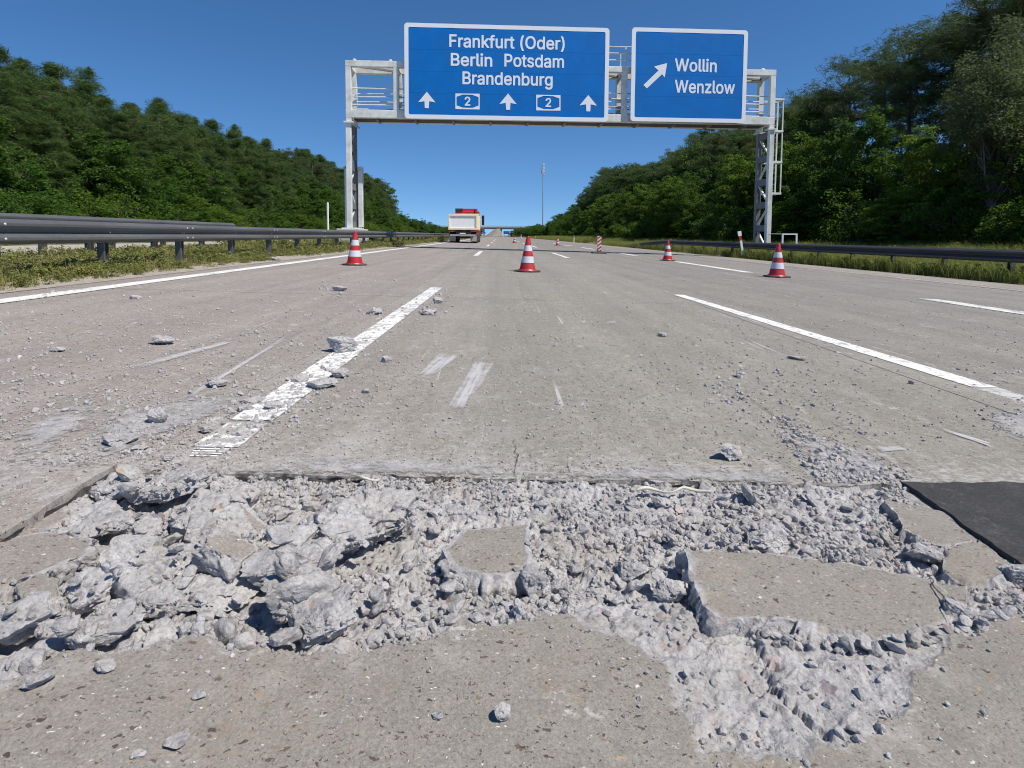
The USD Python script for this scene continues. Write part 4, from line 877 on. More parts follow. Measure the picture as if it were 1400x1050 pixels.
def guardrail(label, x, face, y0, y1, ztop, mat, sec=4.0, posts=2.0, pmat=M_STEEL, bolts=0, start=0.0, taper=None):
    t = thing('guardrail', label, 'guardrail'); k = 0; y = y0
    zt = lambda yy: ztop - (0 if taper is None else np.clip((yy - taper) / (y1 - taper), 0, 1) ** 1.3 * .62)
    while y < y1 - .01:
        e = min(y + sec, y1); d = .006 if k % 2 else 0; ov = .16 if k % 2 else 0
        obj('rail', wbeam(x, face, [(yy, zt(yy), face * d) for yy in np.linspace(max(y - ov, y0), min(e + ov, y1), 3 if taper is None else 5)]), mat, t, smooth=25)
        if y < bolts:
            for yy in (y - .09, y + .09):
                for h in (-.066, -.244):
                    s = trimesh.creation.icosphere(1, .017); s.apply_scale([.6, 1, 1]); s.apply_translation([x + face * .092, yy, zt(yy) + h]); obj('bolt', s, M_STEEL_BRIGHT, t)
        y = e; k += 1
    for i, yy in enumerate(np.arange(y0 + start, y1 - .05, posts)):
        zz = zt(yy)
        if zz < ztop - .4: continue
        sx = x - face * .012; w_ = .055
        m = cat([box(min(sx - face * .1, sx - face * .095), max(sx - face * .1, sx - face * .095), yy - w_, yy + w_, zz - 1.15, zz - .02), box(min(sx, sx - face * .1), max(sx, sx - face * .1), yy - w_, yy - w_ + .005, zz - 1.15, zz - .02),
                 box(min(sx, sx - face * .1), max(sx, sx - face * .1), yy + w_ - .005, yy + w_, zz - 1.15, zz - .02), box(min(sx, sx - face * .005), max(sx, sx - face * .005), yy - w_ + .005, yy - .02, zz - 1.15, zz - .32)])
        obj('post', m, pmat, t)
        if yy < bolts:
            for dy in (-.03, .03) if i % 2 else (.06,):
                s = trimesh.creation.icosphere(1, .015); s.apply_scale([.6, 1, 1]); s.apply_translation([x + face * .014, yy + dy, zz - .155]); obj('bolt', s, M_STEEL_BRIGHT, t)
    return t
guardrail('near steel guardrail along the left road edge with bolted posts', -6.0, 1, 2.6, 150.6, .945, M_STEEL, bolts=24, start=1.9)
guardrail('second guardrail in the median behind the near one, ending halfway', -7.9, 1, 4.0, 16.4, 1.09, M_STEEL, pmat=M_STEEL_DARK, start=.8)
guardrail('third guardrail in the median facing the opposite carriageway', -9.4, -1, 4.0, 100.0, .90, M_STEEL_DARK, pmat=M_STEEL_DARK, start=1.4)
guardrail('dark guardrail along the right verge sinking into the grass at its far end', 12.3, -1, 4.0, 54.0, .515, M_STEEL_DARK, pmat=M_STEEL, start=1.0, taper=40.0)

# ------------------------------------------------------------------ cones, beacon, marker posts
def cone(M, label, group=None, h=.78, base=.27):
    t = thing('traffic_cone', label, 'traffic cone', M=M, group=group)
    b = h * .075; rb, rt = h * .222, h * .045
    bl = [(-base, -base * .5), (-base * .5, -base), (base * .5, -base), (base, -base * .5), (base, base * .5), (base * .5, base), (-base * .5, base), (-base, base * .5)]
    bm = prism(Polygon(bl).buffer(-.03).buffer(.03), b * .55); obj('base', bm, M_RUBBER, t)
    obj('collar', lathe([(0, b * .55), (rb * 1.22, b * .55), (rb * 1.12, b), (0, b)], 28), M_RED, t, smooth=40)
    zs = [b, h * .255, h * .435, h * .585, h * .745, h * .985]; R = lambda z: rb + (rt - rb) * (z - b) / (h - b)
    for k in range(5):
        z0, z1 = zs[k], zs[k + 1]; grow = .002 if k % 2 else 0
        pr = [(R(z0) + grow, z0), (R(z1) + grow, z1)]
        if k == 4: pr += [(rt * .75, h), (0, h)]
        else: pr += [(0, z1)]
        obj('white_band' if k % 2 else 'red_band', lathe([(0, z0)] + pr, 28), M_CONE_WHITE if k % 2 else M_RED, t, smooth=35)
    return t
def at_ground(px, py): p = ground(px, py); return p
def cone_M(px, py, rz=0.0, s=1.0): p = ground(px, py); return xf(p, rz, (s, s, s), ry=math.atan(FALL))
c0 = cone(cone_M(485, 362.5, .3), 'red and white striped cone by the left guardrail, leftmost of the near cones')
dup(c0, cone_M(721, 371.5, .7), 'red and white striped cone in the middle lane, centre of the near cones')
dup(c0, cone_M(1062, 379, .2), 'red and white striped cone nearest the right guardrail, rightmost of the near cones')
dup(c0, cone_M(912.5, 356.5, .5), 'smallest of the four near striped cones, at the end of a lane line')
dup(c0, cone_M(703.4, 332.3, .1), 'distant small cone just left of the middle cone')
dup(c0, cone_M(762.3, 335.6, .4), 'distant small cone right of the middle cone')
def beacon(px, py, label, hs=1.0):
    p = ground(px, py); t = thing('warning_beacon', label, 'warning beacon', p, .1)
    obj('foot', cat([box(-.38, .38, -.2, .2, 0, .10, .03), box(-.1, .1, -.1, .1, .10, .16)]), M_RUBBER, t)
    w, z0, z1 = .10, .16, 1.05 * hs
    P = Polygon([(-w, z0), (w, z0), (w, z1), (-w, z1)]).buffer(-.03).buffer(.03); T = np.array([[1, 0, 0, 0], [0, 0, -1, 0], [0, 1, 0, 0], [0, 0, 0, 1.0]])
    b = prism(P, .05); b.apply_transform(T); b.apply_translation([0, .025, 0]); obj('board', b, M_CONE_WHITE, t)
    n = 4; step = (z1 - z0) / n
    for k in range(-1, n):
        q = Polygon([(-w, z0 + k * step), (w, z0 + (k + .8) * step), (w, z0 + (k + 1.3) * step), (-w, z0 + (k + .5) * step)]).intersection(P)
        if q.area > .001: b = prism(q, .004); b.apply_transform(T); b.apply_translation([0, -.026, 0]); obj('red_stripe', b, M_RED, t)
    return t
beacon(819, 346.6, 'red and white striped beacon board on a black foot beside the right lane', .86)
beacon(732, 326.8, 'tiny distant striped beacon board right of the middle lane')
def marker(label, x, y, z, h=1.02, lean=0.0, ry=0.0):
    t = thing('marker_post', label, 'marker post', M=xf((x, y, z), .1, rx=lean, ry=ry))
    P = Polygon([(-.06, -.05), (.06, -.05), (.02, .06), (-.02, .06)]).buffer(.01)
    for nm, a, b, mt, g in (('post', 0, h * .74, M_WHITE, 0), ('black_band', h * .74, h * .95, M_BLACK, .002), ('cap', h * .95, h, M_WHITE, 0)):
        q = prism(P.buffer(g), b - a); q.apply_translation([0, 0, a]); obj(nm, q, mt, t)
    obj('reflector', box(-.025, .025, -.069, -.062, h * .77, h * .92), M_CONE_WHITE, t)
    return t
def at_depth(px, y): x = (px - 684) / F * y; return x
marker('white marker post with a black band on the right grass verge far ahead', at_depth(784.6, 88), 88, -.30, 1.1)
marker('second white marker post, tiny, further along the right verge', at_depth(712.5, 170), 170, .0, 1.2)
def mpost(px, ytop, y, label, r=.06):
    x = at_depth(px, y); zt = EYE[2] + (320.3 - ytop) / F * y; t = thing('white_pole', label, 'pole'); z0 = zground(x) - .1
    obj('pole', tube([(x, y, z0), (x, y, zt)], r, 10), M_WHITE, t); obj('cap', tube([(x, y, zt), (x, y, zt + .05)], r * .7, 10), M_SIGN_WHITE, t)
mpost(450.5, 278, 34, 'thin white pole in the bushes left of the gantry')
# the knocked, leaning marker behind the right guardrail
p0 = np.array([at_depth(1019, 27), 27, -.1]); q0 = np.array([at_depth(1012.5, 27), 27, 1.06]); dv = (q0 - p0) / np.linalg.norm(q0 - p0); L = np.linalg.norm(q0 - p0)
t = thing('leaning_marker', 'white and red marker post leaning left behind the right guardrail', 'marker post')
for nm, a, b, w, mt in (('foot', 0, .60, .10, M_WHITE), ('red_band', .60, .80, .11, M_RED), ('head', .80, 1.0, .17, M_WHITE)): obj(nm, bar(p0 + dv * L * a, p0 + dv * L * b, w, .05, upv=(0, 1, 0)), mt, t)
# the white hoop behind the guardrail
yh = 26.5; xa, xb = at_depth(1073, yh), at_depth(1092.5, yh); zt = EYE[2] + (324.6 - 319.5) / F * yh
t = thing('white_hoop_barrier', 'low white tubular hoop behind the right guardrail beside the gantry leg', 'barrier')
for x in (xa, xb): obj('leg', box(x - .035, x + .035, yh - .035, yh + .035, -.35, zt - .07), M_SIGN_WHITE, t)
obj('top_rail', box(xa - .035, xb + .035, yh - .035, yh + .035, zt - .07, zt), M_SIGN_WHITE, t)
for x in (xa, xb): obj('footing', box(x - .2, x + .2, yh - .2, yh + .2, -.5, -.15), M_CONCRETE_FAR, t)
obj('thin_rail', tube([(at_depth(1053, yh), yh + .05, zt - .03), (xa, yh + .05, zt - .03)], .015, 6), M_GANTRY_SHADE, t)

# ------------------------------------------------------------------ the tipper truck ahead
ty = 49.5; tx = (632.6 - 684) / F * ty; tz = float(zroad(tx))
trk = thing('tipper_truck', 'cream and red tipper truck seen from behind in the left lane', 'truck', (tx, ty, tz), -.012)
def tp(name, mesh, mat, parent=None, **k): return obj(name, mesh, mat, parent or trk, **k)
bz0, bz1 = 1.30, 2.58; hw = 1.30
tp('tipper_floor', box(-hw, hw, .05, 5.2, bz0 - .12, bz0, .02), M_CREAM)
for s in (-1, 1): tp('side_wall', box(min(s * hw, s * (hw - .06)), max(s * hw, s * (hw - .06)), .05, 5.2, bz0 + .001, bz1, .015), M_CREAM)
for s in (-1, 1):
    for yy in (.9, 1.8, 2.7, 3.6, 4.5): tp('side_rib', box(min(s * hw, s * (hw + .05)), max(s * hw, s * (hw + .05)), yy, yy + .1, bz0, bz1 - .02), M_CREAM)
tp('front_wall', box(-hw + .07, hw - .07, 5.12, 5.2, bz0, bz1 + .25), M_CREAM)
tg = tp('tailgate', box(-hw + .07, hw - .07, -.02, .05, bz0 - .03, bz1 - .04, .01), M_TRUCK_WHITE)
for nm, m_ in (('rim', box(-hw, hw, -.09, .048, bz1 - .18, bz1, .015)), ('rim', box(-hw, hw, -.09, .048, bz0 - .12, bz0 + .06, .015)), ('post', box(-hw, -hw + .14, -.09, .046, bz0 + .062, bz1 - .182, .015)), ('post', box(hw - .14, hw, -.09, .046, bz0 + .062, bz1 - .182, .015))): tp('tailgate_' + nm, m_, M_CREAM)
tp('chassis', cat([box(-.45, -.33, .1, 7.2, .85, 1.17), box(.33, .45, .1, 7.2, .85, 1.17), box(-.45, .45, .12, .3, .9, 1.1), box(-.45, .45, 3, 3.2, .9, 1.1)]), M_BLACK)
tp('underrun_bar', box(-1.15, 1.15, -.05, .08, .62, .76, .02), M_FLAP); tp('underrun_bracket', box(-.6, .6, .0, .1, .76, 1.0), M_BLACK)
tp('lamp_bar', box(-1.2, 1.2, -.02, .12, .98, 1.13, .01), M_BLACK)
for s in (-1, 1): tp('tail_lamp', box(min(s * .75, s * 1.17), max(s * .75, s * 1.17), -.045, -.02, 1.0, 1.11), M_LAMP_RED)
tp('number_plate', box(-.26, .26, -.06, -.045, .80, .91), M_SIGN_WHITE)
tp('red_reflector', box(1.12, 1.26, -.08, -.02, 1.03, 1.20, .01), M_LAMP_RED)
def wheel(x, y, w, r=.5):
    m = lathe([(.28, -w / 2), (r - .04, -w / 2), (r, -w / 2 + .05), (r, w / 2 - .05), (r - .04, w / 2), (.28, w / 2), (.28, -w / 2)], 28)
    m.apply_transform(trimesh.transformations.rotation_matrix(PI / 2, [0, 1, 0])); m.apply_translation([x, y, r]); h = tp('wheel', m, M_TYRE, smooth=35)
    d = lathe([(0, -w * .3), (.279, -w * .3), (.279, w * .3), (0, w * .3)], 20); d.apply_transform(trimesh.transformations.rotation_matrix(PI / 2, [0, 1, 0])); d.apply_translation([x, y, r]); obj('rim', d, M_FLAP, h, smooth=35)
for s in (-1, 1):
    for yy in (1.1, 2.45): wheel(s * .98, yy, .56)
    for yy in (5.4, 7.1): wheel(s * 1.05, yy, .32)
    tp('mud_flap', box(min(s * .66, s * 1.24), max(s * .66, s * 1.24), .42, .445, .16, .62), M_FLAP); tp('mudguard', box(min(s * .64, s * 1.25), max(s * .64, s * 1.25), .40, 3.1, 1.03, 1.09), M_BLACK)
tp('axle', cat([box(-.9, .9, yy - .08, yy + .08, .42, .58) for yy in (1.1, 2.45)]), M_BLACK)
tp('cab', trimesh.convex.convex_hull(np.array([(sx * 1.22, 5.75, z) for sx in (-1, 1) for z in (.9, 3.02)] + [(sx * 1.22, 7.9, z) for sx in (-1, 1) for z in (.7, 2.1)] + [(sx * 1.14, 7.6, 3.0) for sx in (-1, 1)] + [(sx * 1.1, 5.8, 3.12) for sx in (-1, 1)])), M_TRUCK_RED)
tp('roof_deflector', trimesh.convex.convex_hull(np.array([(sx * 1.0, 5.95, z) for sx in (-1, 1) for z in (3.10, 3.36)] + [(sx * .95, 7.2, 3.05) for sx in (-1, 1)])), M_TRUCK_RED)
tp('tarp_roll', tube([(-1.18, 5.5, 3.2), (-.45, 5.5, 3.2)], .17, 14), M_BLACK); tp('exhaust_stack', tube([(.75, 5.55, 1.2), (.75, 5.55, 3.25)], .09, 12), M_BLACK)
for s in (-1, 1):
    mm = tp('mirror', box(min(s * 1.38, s * 1.62), max(s * 1.38, s * 1.62), 7.3, 7.42, 1.75, 2.75, .04), M_BLACK); obj('mirror_arm', bar((s * 1.2, 7.4, 2.5), (s * 1.45, 7.36, 2.5), .04), M_BLACK, mm)

# ------------------------------------------------------------------ far things: overpass, earth bank, mast, blue sign
oy = 385.0; so = oy / F
def fx(px): return (px - 684) * so
def fz(py): return EYE[2] + (322 - py) * so
ov = thing('overpass', 'low road bridge crossing the motorway at the far end', 'bridge')
obj('deck', box(fx(520), fx(800), oy, oy + 9, fz(313.2), fz(310.6), .1), M_OVERPASS, ov); obj('parapet', box(fx(520), fx(800), oy - .3, oy - .05, fz(311.2), fz(309.6)), M_CONCRETE_FAR, ov)
obj('handrail', cat([box(fx(520), fx(800), oy - .2, oy - .12, fz(309.2), fz(309.0))] + [box(x, x + .1, oy - .2, oy - .12, fz(309.6), fz(309.2)) for x in np.arange(fx(520), fx(800), 3)]), M_GANTRY_SHADE, ov)
for px in (588, 660): obj('pier', box(fx(px), fx(px) + 1.0, oy + 1, oy + 8, 0, fz(313.2)), M_OVERPASS, ov)
obj('abutment', box(fx(683), fx(686), oy + .5, oy + 8.5, 0, fz(313.2)), M_OVERPASS, ov)
bk = strip([(fx(660), 0), (fx(667), fz(320.5)), (fx(676), fz(313.5)), (fx(683), fz(312.8)), (fx(687), fz(321)), (fx(689), -.5)], oy - 26, oy - 8, 6); v = bk[0]; v[:, 2] *= np.interp(v[:, 1], [oy - 26, oy - 12, oy - 8], [.15, 1, 1]); v[:, 2] += (meshkit.fbm(v * .2, 3) - .5) * 1.0
obj('earth_bank', bk, M_EARTH, kind='structure', smooth=True, label='bare earth bank at the bridge abutment')
bs = thing('distant_blue_sign', 'distant blue road sign seen small under the bridge', 'road sign'); yy = 300.0; k = yy / F
obj('panel', box((688 - 684) * k, (696 - 684) * k, yy, yy + .1, EYE[2] + 2.0 * k, EYE[2] + 6 * k, .03), plain('hazy_blue', (.03, .09, .22), .6), bs)  # duller, darker blue than the overhead signs
for px in (689.5, 694.5): obj('post', box((px - 684) * k - .07, (px - 684) * k + .07, yy + .11, yy + .25, -.2, EYE[2] + 6.5 * k), M_GANTRY_SHADE, bs)
my = 420.0; mx = (741.5 - 684) / F * my; kz = my / F
ms = thing('radio_mast', 'tall thin radio mast rising above the trees in the distance', 'mast')
zt = EYE[2] + (323.5 - 222) * kz
obj('shaft', tube([(mx, my, 0), (mx, my, zt * .86)], [.50, .36], 10), M_MAST, ms); obj('tip', tube([(mx, my, zt * .86), (mx, my, zt)], [.2, .12], 8), M_MAST, ms)
for k, (py, hgt, wd) in enumerate(((228, 2.6, .9), (233, 2.6, 1.1), (238, 2.8, 1.3))):
    z = EYE[2] + (323.5 - py) * kz
    for a in range(3): ang = a * 2.1 + .4; obj('antenna', box(mx + math.cos(ang) * wd - .25, mx + math.cos(ang) * wd + .25, my + math.sin(ang) * wd - .2, my + math.sin(ang) * wd + .2, z - hgt / 2, z + hgt / 2), M_GANTRY, ms)
    obj('platform', lathe([(.3, z - .1), (wd + .2, z - .1), (wd + .2, z + .1), (.3, z + .1), (.3, z - .1)], 14).apply_translation([mx, my, 0]), M_MAST, ms)
# ------------------------------------------------------------------ vegetation
def leaves(r, centers, n_each, spread, size, up_bias=.35, aspect=.55, tri=False, flat=1.0):
    """Leaf-sized faces scattered round the clump centres."""
    c = np.repeat(centers, n_each, 0); N = len(c)
    sp = np.repeat(np.broadcast_to(spread, (len(centers),)), n_each)[:, None]
    off = r.normal(size=(N, 3)); off /= np.linalg.norm(off, axis=1, keepdims=True); off *= r.random((N, 1)) ** .5; off[:, 2] *= flat
    p = c + off * sp
    nrm = r.normal(size=(N, 3)) + [0, 0, up_bias * 2] + off * .8; nrm /= np.linalg.norm(nrm, axis=1, keepdims=True)
    a = np.cross(nrm, r.normal(size=(N, 3))); a /= np.linalg.norm(a, axis=1, keepdims=True); b = np.cross(nrm, a)
    s = (size * (.6 + .8 * r.random((N, 1))))
    if tri:
        V = np.stack([p - a * s, p + a * s * .2 + b * s * aspect * .5, p + a * s + nrm * s * .15], 1); f = np.arange(N * 3).reshape(-1, 3)
    else:
        V = np.stack([p - a * s * .5, p + b * s * aspect * .5 + nrm * s * .08, p + a * s * .5, p - b * s * aspect * .5 + nrm * s * .08], 1); i = np.arange(N) * 4
        f = np.vstack([np.c_[i, i + 1, i + 2], np.c_[i, i + 2, i + 3]])
    return V.reshape(-1, 3), f
def merge(parts):
    V, Fc, k = [], [], 0
    for v, f in parts: V.append(v); Fc.append(np.asarray(f) + k); k += len(v)
    return np.vstack(V), np.vstack(Fc)
def limb(r, a, b, ra, rb, wob=.06, n=5):
    a, b = np.array(a, float), np.array(b, float); t = np.linspace(0, 1, n)[:, None]; q = a + (b - a) * t; L = np.linalg.norm(b - a)
    q[1:-1] += r.normal(0, wob * L, (n - 2, 3)) * .6; return tube(q, ra + (rb - ra) * t[:, 0], 6)
def pine(seed, H=12.0, tip=False, start=.30, mat=M_NEEDLE, nl=None):
    """A pine of height H: whorls of limbs with needle clumps; tip: young with a pointed top, else a broad, broken crown."""
    r = np.random.default_rng(seed); wood = [limb(r, (0, 0, -.5), (r.normal(0, .2), r.normal(0, .2), H * .97), .20, .03, .008, 9)]; cs, rad = [], []
    lv = np.sort(start + (.985 - start) * r.random(nl or (48 if tip else 26)) ** (.75 if tip else 1.0))
    for t in lv:
        z = H * t; env = (1 - t) ** .85 * 3.0 + .12 if tip else 3.0 * math.sqrt(max(0.02, 1 - ((t - .62) / .42) ** 2)) * r.uniform(.55, 1.1)
        for k in range(r.integers(3, 6)):
            a = r.uniform(0, 2 * PI); L = env * r.uniform(.6, 1.12); rise = L * r.uniform(.05, .45)
            e = np.array([math.cos(a) * L, math.sin(a) * L, z + rise])
            if L > .5: wood.append(limb(r, (0, 0, z), e * [.8, .8, 1] - [0, 0, .04], .04, .010, .05, 4))
            m = max(1, int(L / .55))
            for q in range(m):
                f = (q + 1.2) / (m + .2); cs.append(np.array([0, 0, z]) * (1 - f) + e * f + r.normal(0, .16, 3)); rad.append(.30 + .28 * r.random())
    for k in range(3): cs.append(np.array([0, 0, H * (.95 + .025 * k)])); rad.append(.22 - .05 * k)
    return np.array(cs), np.array(rad), wood
def foliage_pine(seed, cs, rad, n=62, size=.20):
    r = np.random.default_rng(seed + 1); return leaves(r, cs, n, rad, size, .55, .26, True, .62)
def broadleaf(seed, H=9.0, W=3.2, low=.08, n=230, lobes=9, spread=.46):
    r = np.random.default_rng(seed); L = []
    for k in range(lobes):
        z = H * (low + (1 - low) * ((k + .7) / lobes)) * .96; w = W * (math.sin(PI * min(.98, (.18 + .78 * (k + .5) / lobes))) ** .7)
        for _ in range(2): a = r.uniform(0, 2 * PI); L.append((math.cos(a) * w * .5 * r.random() ** .5, math.sin(a) * w * .5 * r.random() ** .5, z + r.normal(0, .3), w * r.uniform(.40, .62)))
    cs, rad = [], []
    L = np.array(L); pr = L[:, 3] ** 2 / (L[:, 3] ** 2).sum()
    for i in r.choice(len(L), n, p=pr):
        d = r.normal(size=3); d /= np.linalg.norm(d); d[2] = d[2] * .8 + .12
        cs.append(L[i, :3] + d * L[i, 3] * r.uniform(.70, 1.06)); rad.append(spread * r.uniform(.6, 1.25))
    cs = np.array(cs); top = cs[:, 2].max() + .3; cs[:, 2] *= H / top; cs[:, 2] = np.maximum(cs[:, 2], .25)
    wood = [limb(r, (0, 0, -.4), (r.normal(0, .15), r.normal(0, .15), H * .75), .14 + H * .008, .04, .02, 7)]
    for i in r.choice(len(cs), min(26, len(cs)), replace=False): wood.append(limb(r, (0, 0, max(.3, cs[i, 2] * .45)), cs[i], .05, .012, .06, 4))
    return cs, np.array(rad), wood
PROTO = {}
def proto(kind, crown, wood, H, leaf, bark, name, label, category, M):
    t = thing(name, label, category, M=M); obj('crown', crown, leaf, t); obj('trunk', cat(wood), bark, t, smooth=50); return t
BUILD = {}
def reg(kind, fn, leaf, bark, name, category, H): BUILD[kind] = (fn, leaf, bark, name, category, H)
def mk_pine(seed, tip, start=.3, nl=None, big=1.0):
    def f(): cs, rad, w = pine(seed, 12.0, tip, start, nl=nl); rad = rad * big; return foliage_pine(seed, cs, rad), w
    return f
def mk_broad(seed, **k):
    size, n = k.pop('size', .17), k.pop('each', 62); flat = k.pop('flat', .8)
    def f(): cs, rad, w = broadleaf(seed, **k); return leaves(np.random.default_rng(seed + 3), cs, n, rad, size, .5, .6, False, flat), w
    return f
for i in range(3): reg(f'young_pine{i}', mk_pine(100 + i, True, .16), M_NEEDLE, M_BARK, 'young_pine', 'tree', 12.0)
for i in range(3): reg(f'old_pine{i}', mk_pine(110 + i, False, .34), M_NEEDLE_BLUE if i == 1 else M_NEEDLE, M_BARK_PINE, 'pine_tree', 'tree', 12.0)
for i in range(2): reg(f'open_pine{i}', mk_pine(160 + i, False, .50, 15, 1.25), M_NEEDLE_BLUE if i else M_NEEDLE, M_BARK_PINE, 'tall_pine', 'tree', 12.0)
for i in range(3): reg(f'broad{i}', mk_broad(120 + i, H=9.0, W=3.3, n=300), M_LEAF, M_BARK, 'broadleaf_tree', 'tree', 9.0)
for i in range(2): reg(f'light{i}', mk_broad(130 + i, H=7.5, W=3.2, n=260, flat=.45), M_LEAF_LIGHT, M_BARK, 'light_green_tree', 'tree', 7.5)
for i in range(2): reg(f'bush{i}', mk_broad(140 + i, H=3.0, W=2.2, low=.02, n=110, lobes=4, spread=.40, size=.13), M_LEAF_LIGHT if i else M_LEAF, M_BARK, 'bush', 'bush', 3.0)
reg('birch', mk_broad(150, H=11.0, W=2.6, low=.22, n=230, lobes=9, spread=.5, size=.12, each=105, flat=1.3), M_LEAF_BIRCH, M_BARK_BIRCH, 'birch_tree', 'tree', 11.0)
tr = np.random.default_rng(41)
def plant(kind, x, y, h, label, group=None, wide=1.0, rz=None):
    fn, leaf, bark, name, category, H = BUILD[kind]; s = h / H; rz = tr.uniform(0, 6.28) if rz is None else rz
    w = s * wide if h > 5 else wide * max(s, .6)
    M = xf((x, y, zground(x) - .05), rz, (w, w, s))
    if kind not in PROTO:
        crown, wood = fn(); PROTO[kind] = proto(kind, crown, wood, H, leaf, bark, name, label, category, M)
        if group: PROTO[kind].SetCustomDataByKey('group', group)
        return PROTO[kind]
    o = dup(PROTO[kind], M, label, None, name)
    if group: o.SetCustomDataByKey('group', group)
    else: o.ClearCustomDataByKey('group')
    return o
SIL_L = np.array([(-200, 80), (0, 90), (20, 84), (34, 98), (68, 97), (78, 106), (95, 110), (120, 118), (131, 113), (155, 122), (190, 142), (215, 138), (240, 152), (262, 160), (283, 168), (325, 181), (350, 192), (392, 212), (432, 213), (455, 230), (505, 238), (527, 256), (534, 285), (560, 296), (600, 306), (640, 312)])
SIL_R = np.array([(690, 318), (720, 312), (745, 304), (760, 293), (787, 279), (791, 266), (811, 253), (835, 233), (855, 224), (886, 224), (915, 211), (940, 190), (961, 180), (1010, 178), (1060, 160), (1090, 138), (1121, 130), (1129, 110), (1168, 86), (1195, 84), (1205, 70), (1219, 58), (1250, 52), (1281, 45), (1300, 18), (1340, 8), (1380, -10), (1480, -40), (1700, -80)])
def sil(side, x, y):
    px = 684 + x / y * F; S = SIL_L if side < 0 else SIL_R
    return EYE[2] + (320.4 + (px - 684) * .006 - np.interp(px, S[:, 0], S[:, 1])) / F * y - zground(x), px
NEAR = lambda y: y < 62
def where(y): return 'near stretch' if y < 50 else 'middle stretch' if y < 95 else 'far stretch'
# left of the opposite carriageway
for yy in np.arange(24, 150, 4.5):
    plant(f'bush{tr.integers(2)}', -33 + tr.normal(0, .6), yy + tr.normal(0, 1), tr.uniform(3, 4), f'bush in the shade under the left treeline, {where(yy)}', f'bushes in the shade under the left treeline, {where(yy)}', wide=1.5)
for xx in (24, 29, 34):
    for yy in np.arange(17 + xx * .3, 150, 4.0): plant(f'bush{tr.integers(2)}', xx + tr.normal(0, .6), yy + tr.normal(0, 1), tr.uniform(3, 4.4), f'bush in the shade of the wood right of the road, {where(yy)}', f'bushes in the shade of the wood right of the road, {where(yy)}', wide=1.5)
y = 25.0
while y < 150:
    for row, (xx, fac) in enumerate(((-28.0, .74), (-31.0, .93), (-34.5, .98), (-37.5, .97))):
        x = xx + tr.normal(0, .7); yy = y + tr.normal(0, .8) + row * 1.4; h, px = sil(-1, x, yy); h *= fac * (tr.uniform(.88, 1.02) if row < 2 else tr.uniform(.93, 1.12) if row == 3 else tr.choice([.95, .98, 1.02, 1.08], p=[.3, .35, .25, .1]))
        if px < -140 or h < 2: continue
        k = ('young_pine' if tr.random() < (.55, .62, .8, .9)[row] else 'old_pine') + str(tr.integers(3)) if row else (f'young_pine{tr.integers(3)}' if tr.random() < .45 else f'broad{tr.integers(3)}')
        pn = 'pine' in k
        plant(k, x, yy, h, wide=(1.35, 1.35, 1.3, 1.05)[row], label=f'{"pointed dark pine" if "young" in k else "broad dark pine" if pn else "dark broadleaf tree"}, {("first", "second", "third", "last")[row]} row of left treeline, {where(yy)}', group=f'{"young pines" if "young" in k else "old pines" if pn else "broadleaf trees"} {("at the front", "in the second row", "in the third row", "at the back")[row]} of the left treeline, {where(yy)}')
    y += 2.3 + y * .011
y = 22.0
while y < 165:
    x = -25.6 + tr.normal(0, .5); k = 'light1' if tr.random() < .22 else f'bush{tr.integers(2)}'
    hh = tr.uniform(1.8, 3.6) * (1.2 if k == 'light1' else 1)
    h_, px = sil(-1, x, y)
    plant(k, x, y + tr.normal(0, .6), min(hh, max(1.2, h_)), f'{"light green young tree" if k == "light1" else "leafy bush"} at the foot of the left treeline, {where(y)}', f'{"light green trees" if k == "light1" else "bushes"} at the foot of the left treeline, {where(y)}', wide=1.25)
    y += 1.9 + y * .008
for y in np.arange(150, 330, 9.0):
    for x in (-26, -38):
        h, px = sil(-1, x, y); plant(f'broad{tr.integers(3)}', x + tr.normal(0, 2), y + tr.normal(0, 2), max(2.2, h * tr.uniform(.85, 1.05)), 'small distant tree at the far end of the left treeline', 'distant trees left of the bridge', wide=1.6)
# right verge
y = 17.5
while y < 190:
    for row, (xx, fac) in enumerate(((20.3, .80), (27.0, .97), (32.0, 1.0))):
        x = xx + tr.normal(0, .7) + max(0, y - 90) * .012; yy = y + tr.normal(0, .7) + row * 1.2; h, px = sil(1, x, yy); h *= fac * (tr.uniform(.9, 1.02) if row < 2 else tr.uniform(.86, 1.08))
        if px > 1620 or h < 2 or (px > 1120 and row == 2): continue
        if px > 1120 and row == 1: h *= .66
        if row == 0: h = min(h, tr.uniform(5.5, 9.0)); k = f'light{tr.integers(2)}' if tr.random() < .68 else f'broad{tr.integers(3)}'
        else: k = f'old_pine{tr.integers(3)}' if tr.random() < .86 else f'broad{tr.integers(3)}'
        nm = 'dark broad-crowned pine' if 'pine' in k else 'light green tree' if 'light' in k else 'dark broadleaf tree'
        rowname = ('front', 'middle', 'back')[row]
        plant(k, x, yy, h, f'{nm}, {rowname} row right of the road, {where(yy)}', f'{nm}s in the {rowname} row right of the road, {where(yy)}', wide=1.12 if row else 1.0)
    y += 2.8 + y * .012
y = 16.0
while y < 230:
    x = 18.6 + tr.normal(0, .5) + max(0, y - 60) * .01; k = f'bush{tr.integers(2)}' if tr.random() < .8 else f'light{tr.integers(2)}'
    hh = tr.uniform(1.6, 3.4) * (1.25 if 'light' in k else 1.0); nm = 'light green young tree' if 'light' in k else 'leafy bush'
    plant(k, x, y, hh, f'{nm} at the edge of the right verge, {where(y)}', f'{nm}{"es" if nm.endswith("sh") else "s"} at the edge of the right verge, {where(y)}', wide=1.15)
    y += 2.0 + y * .010
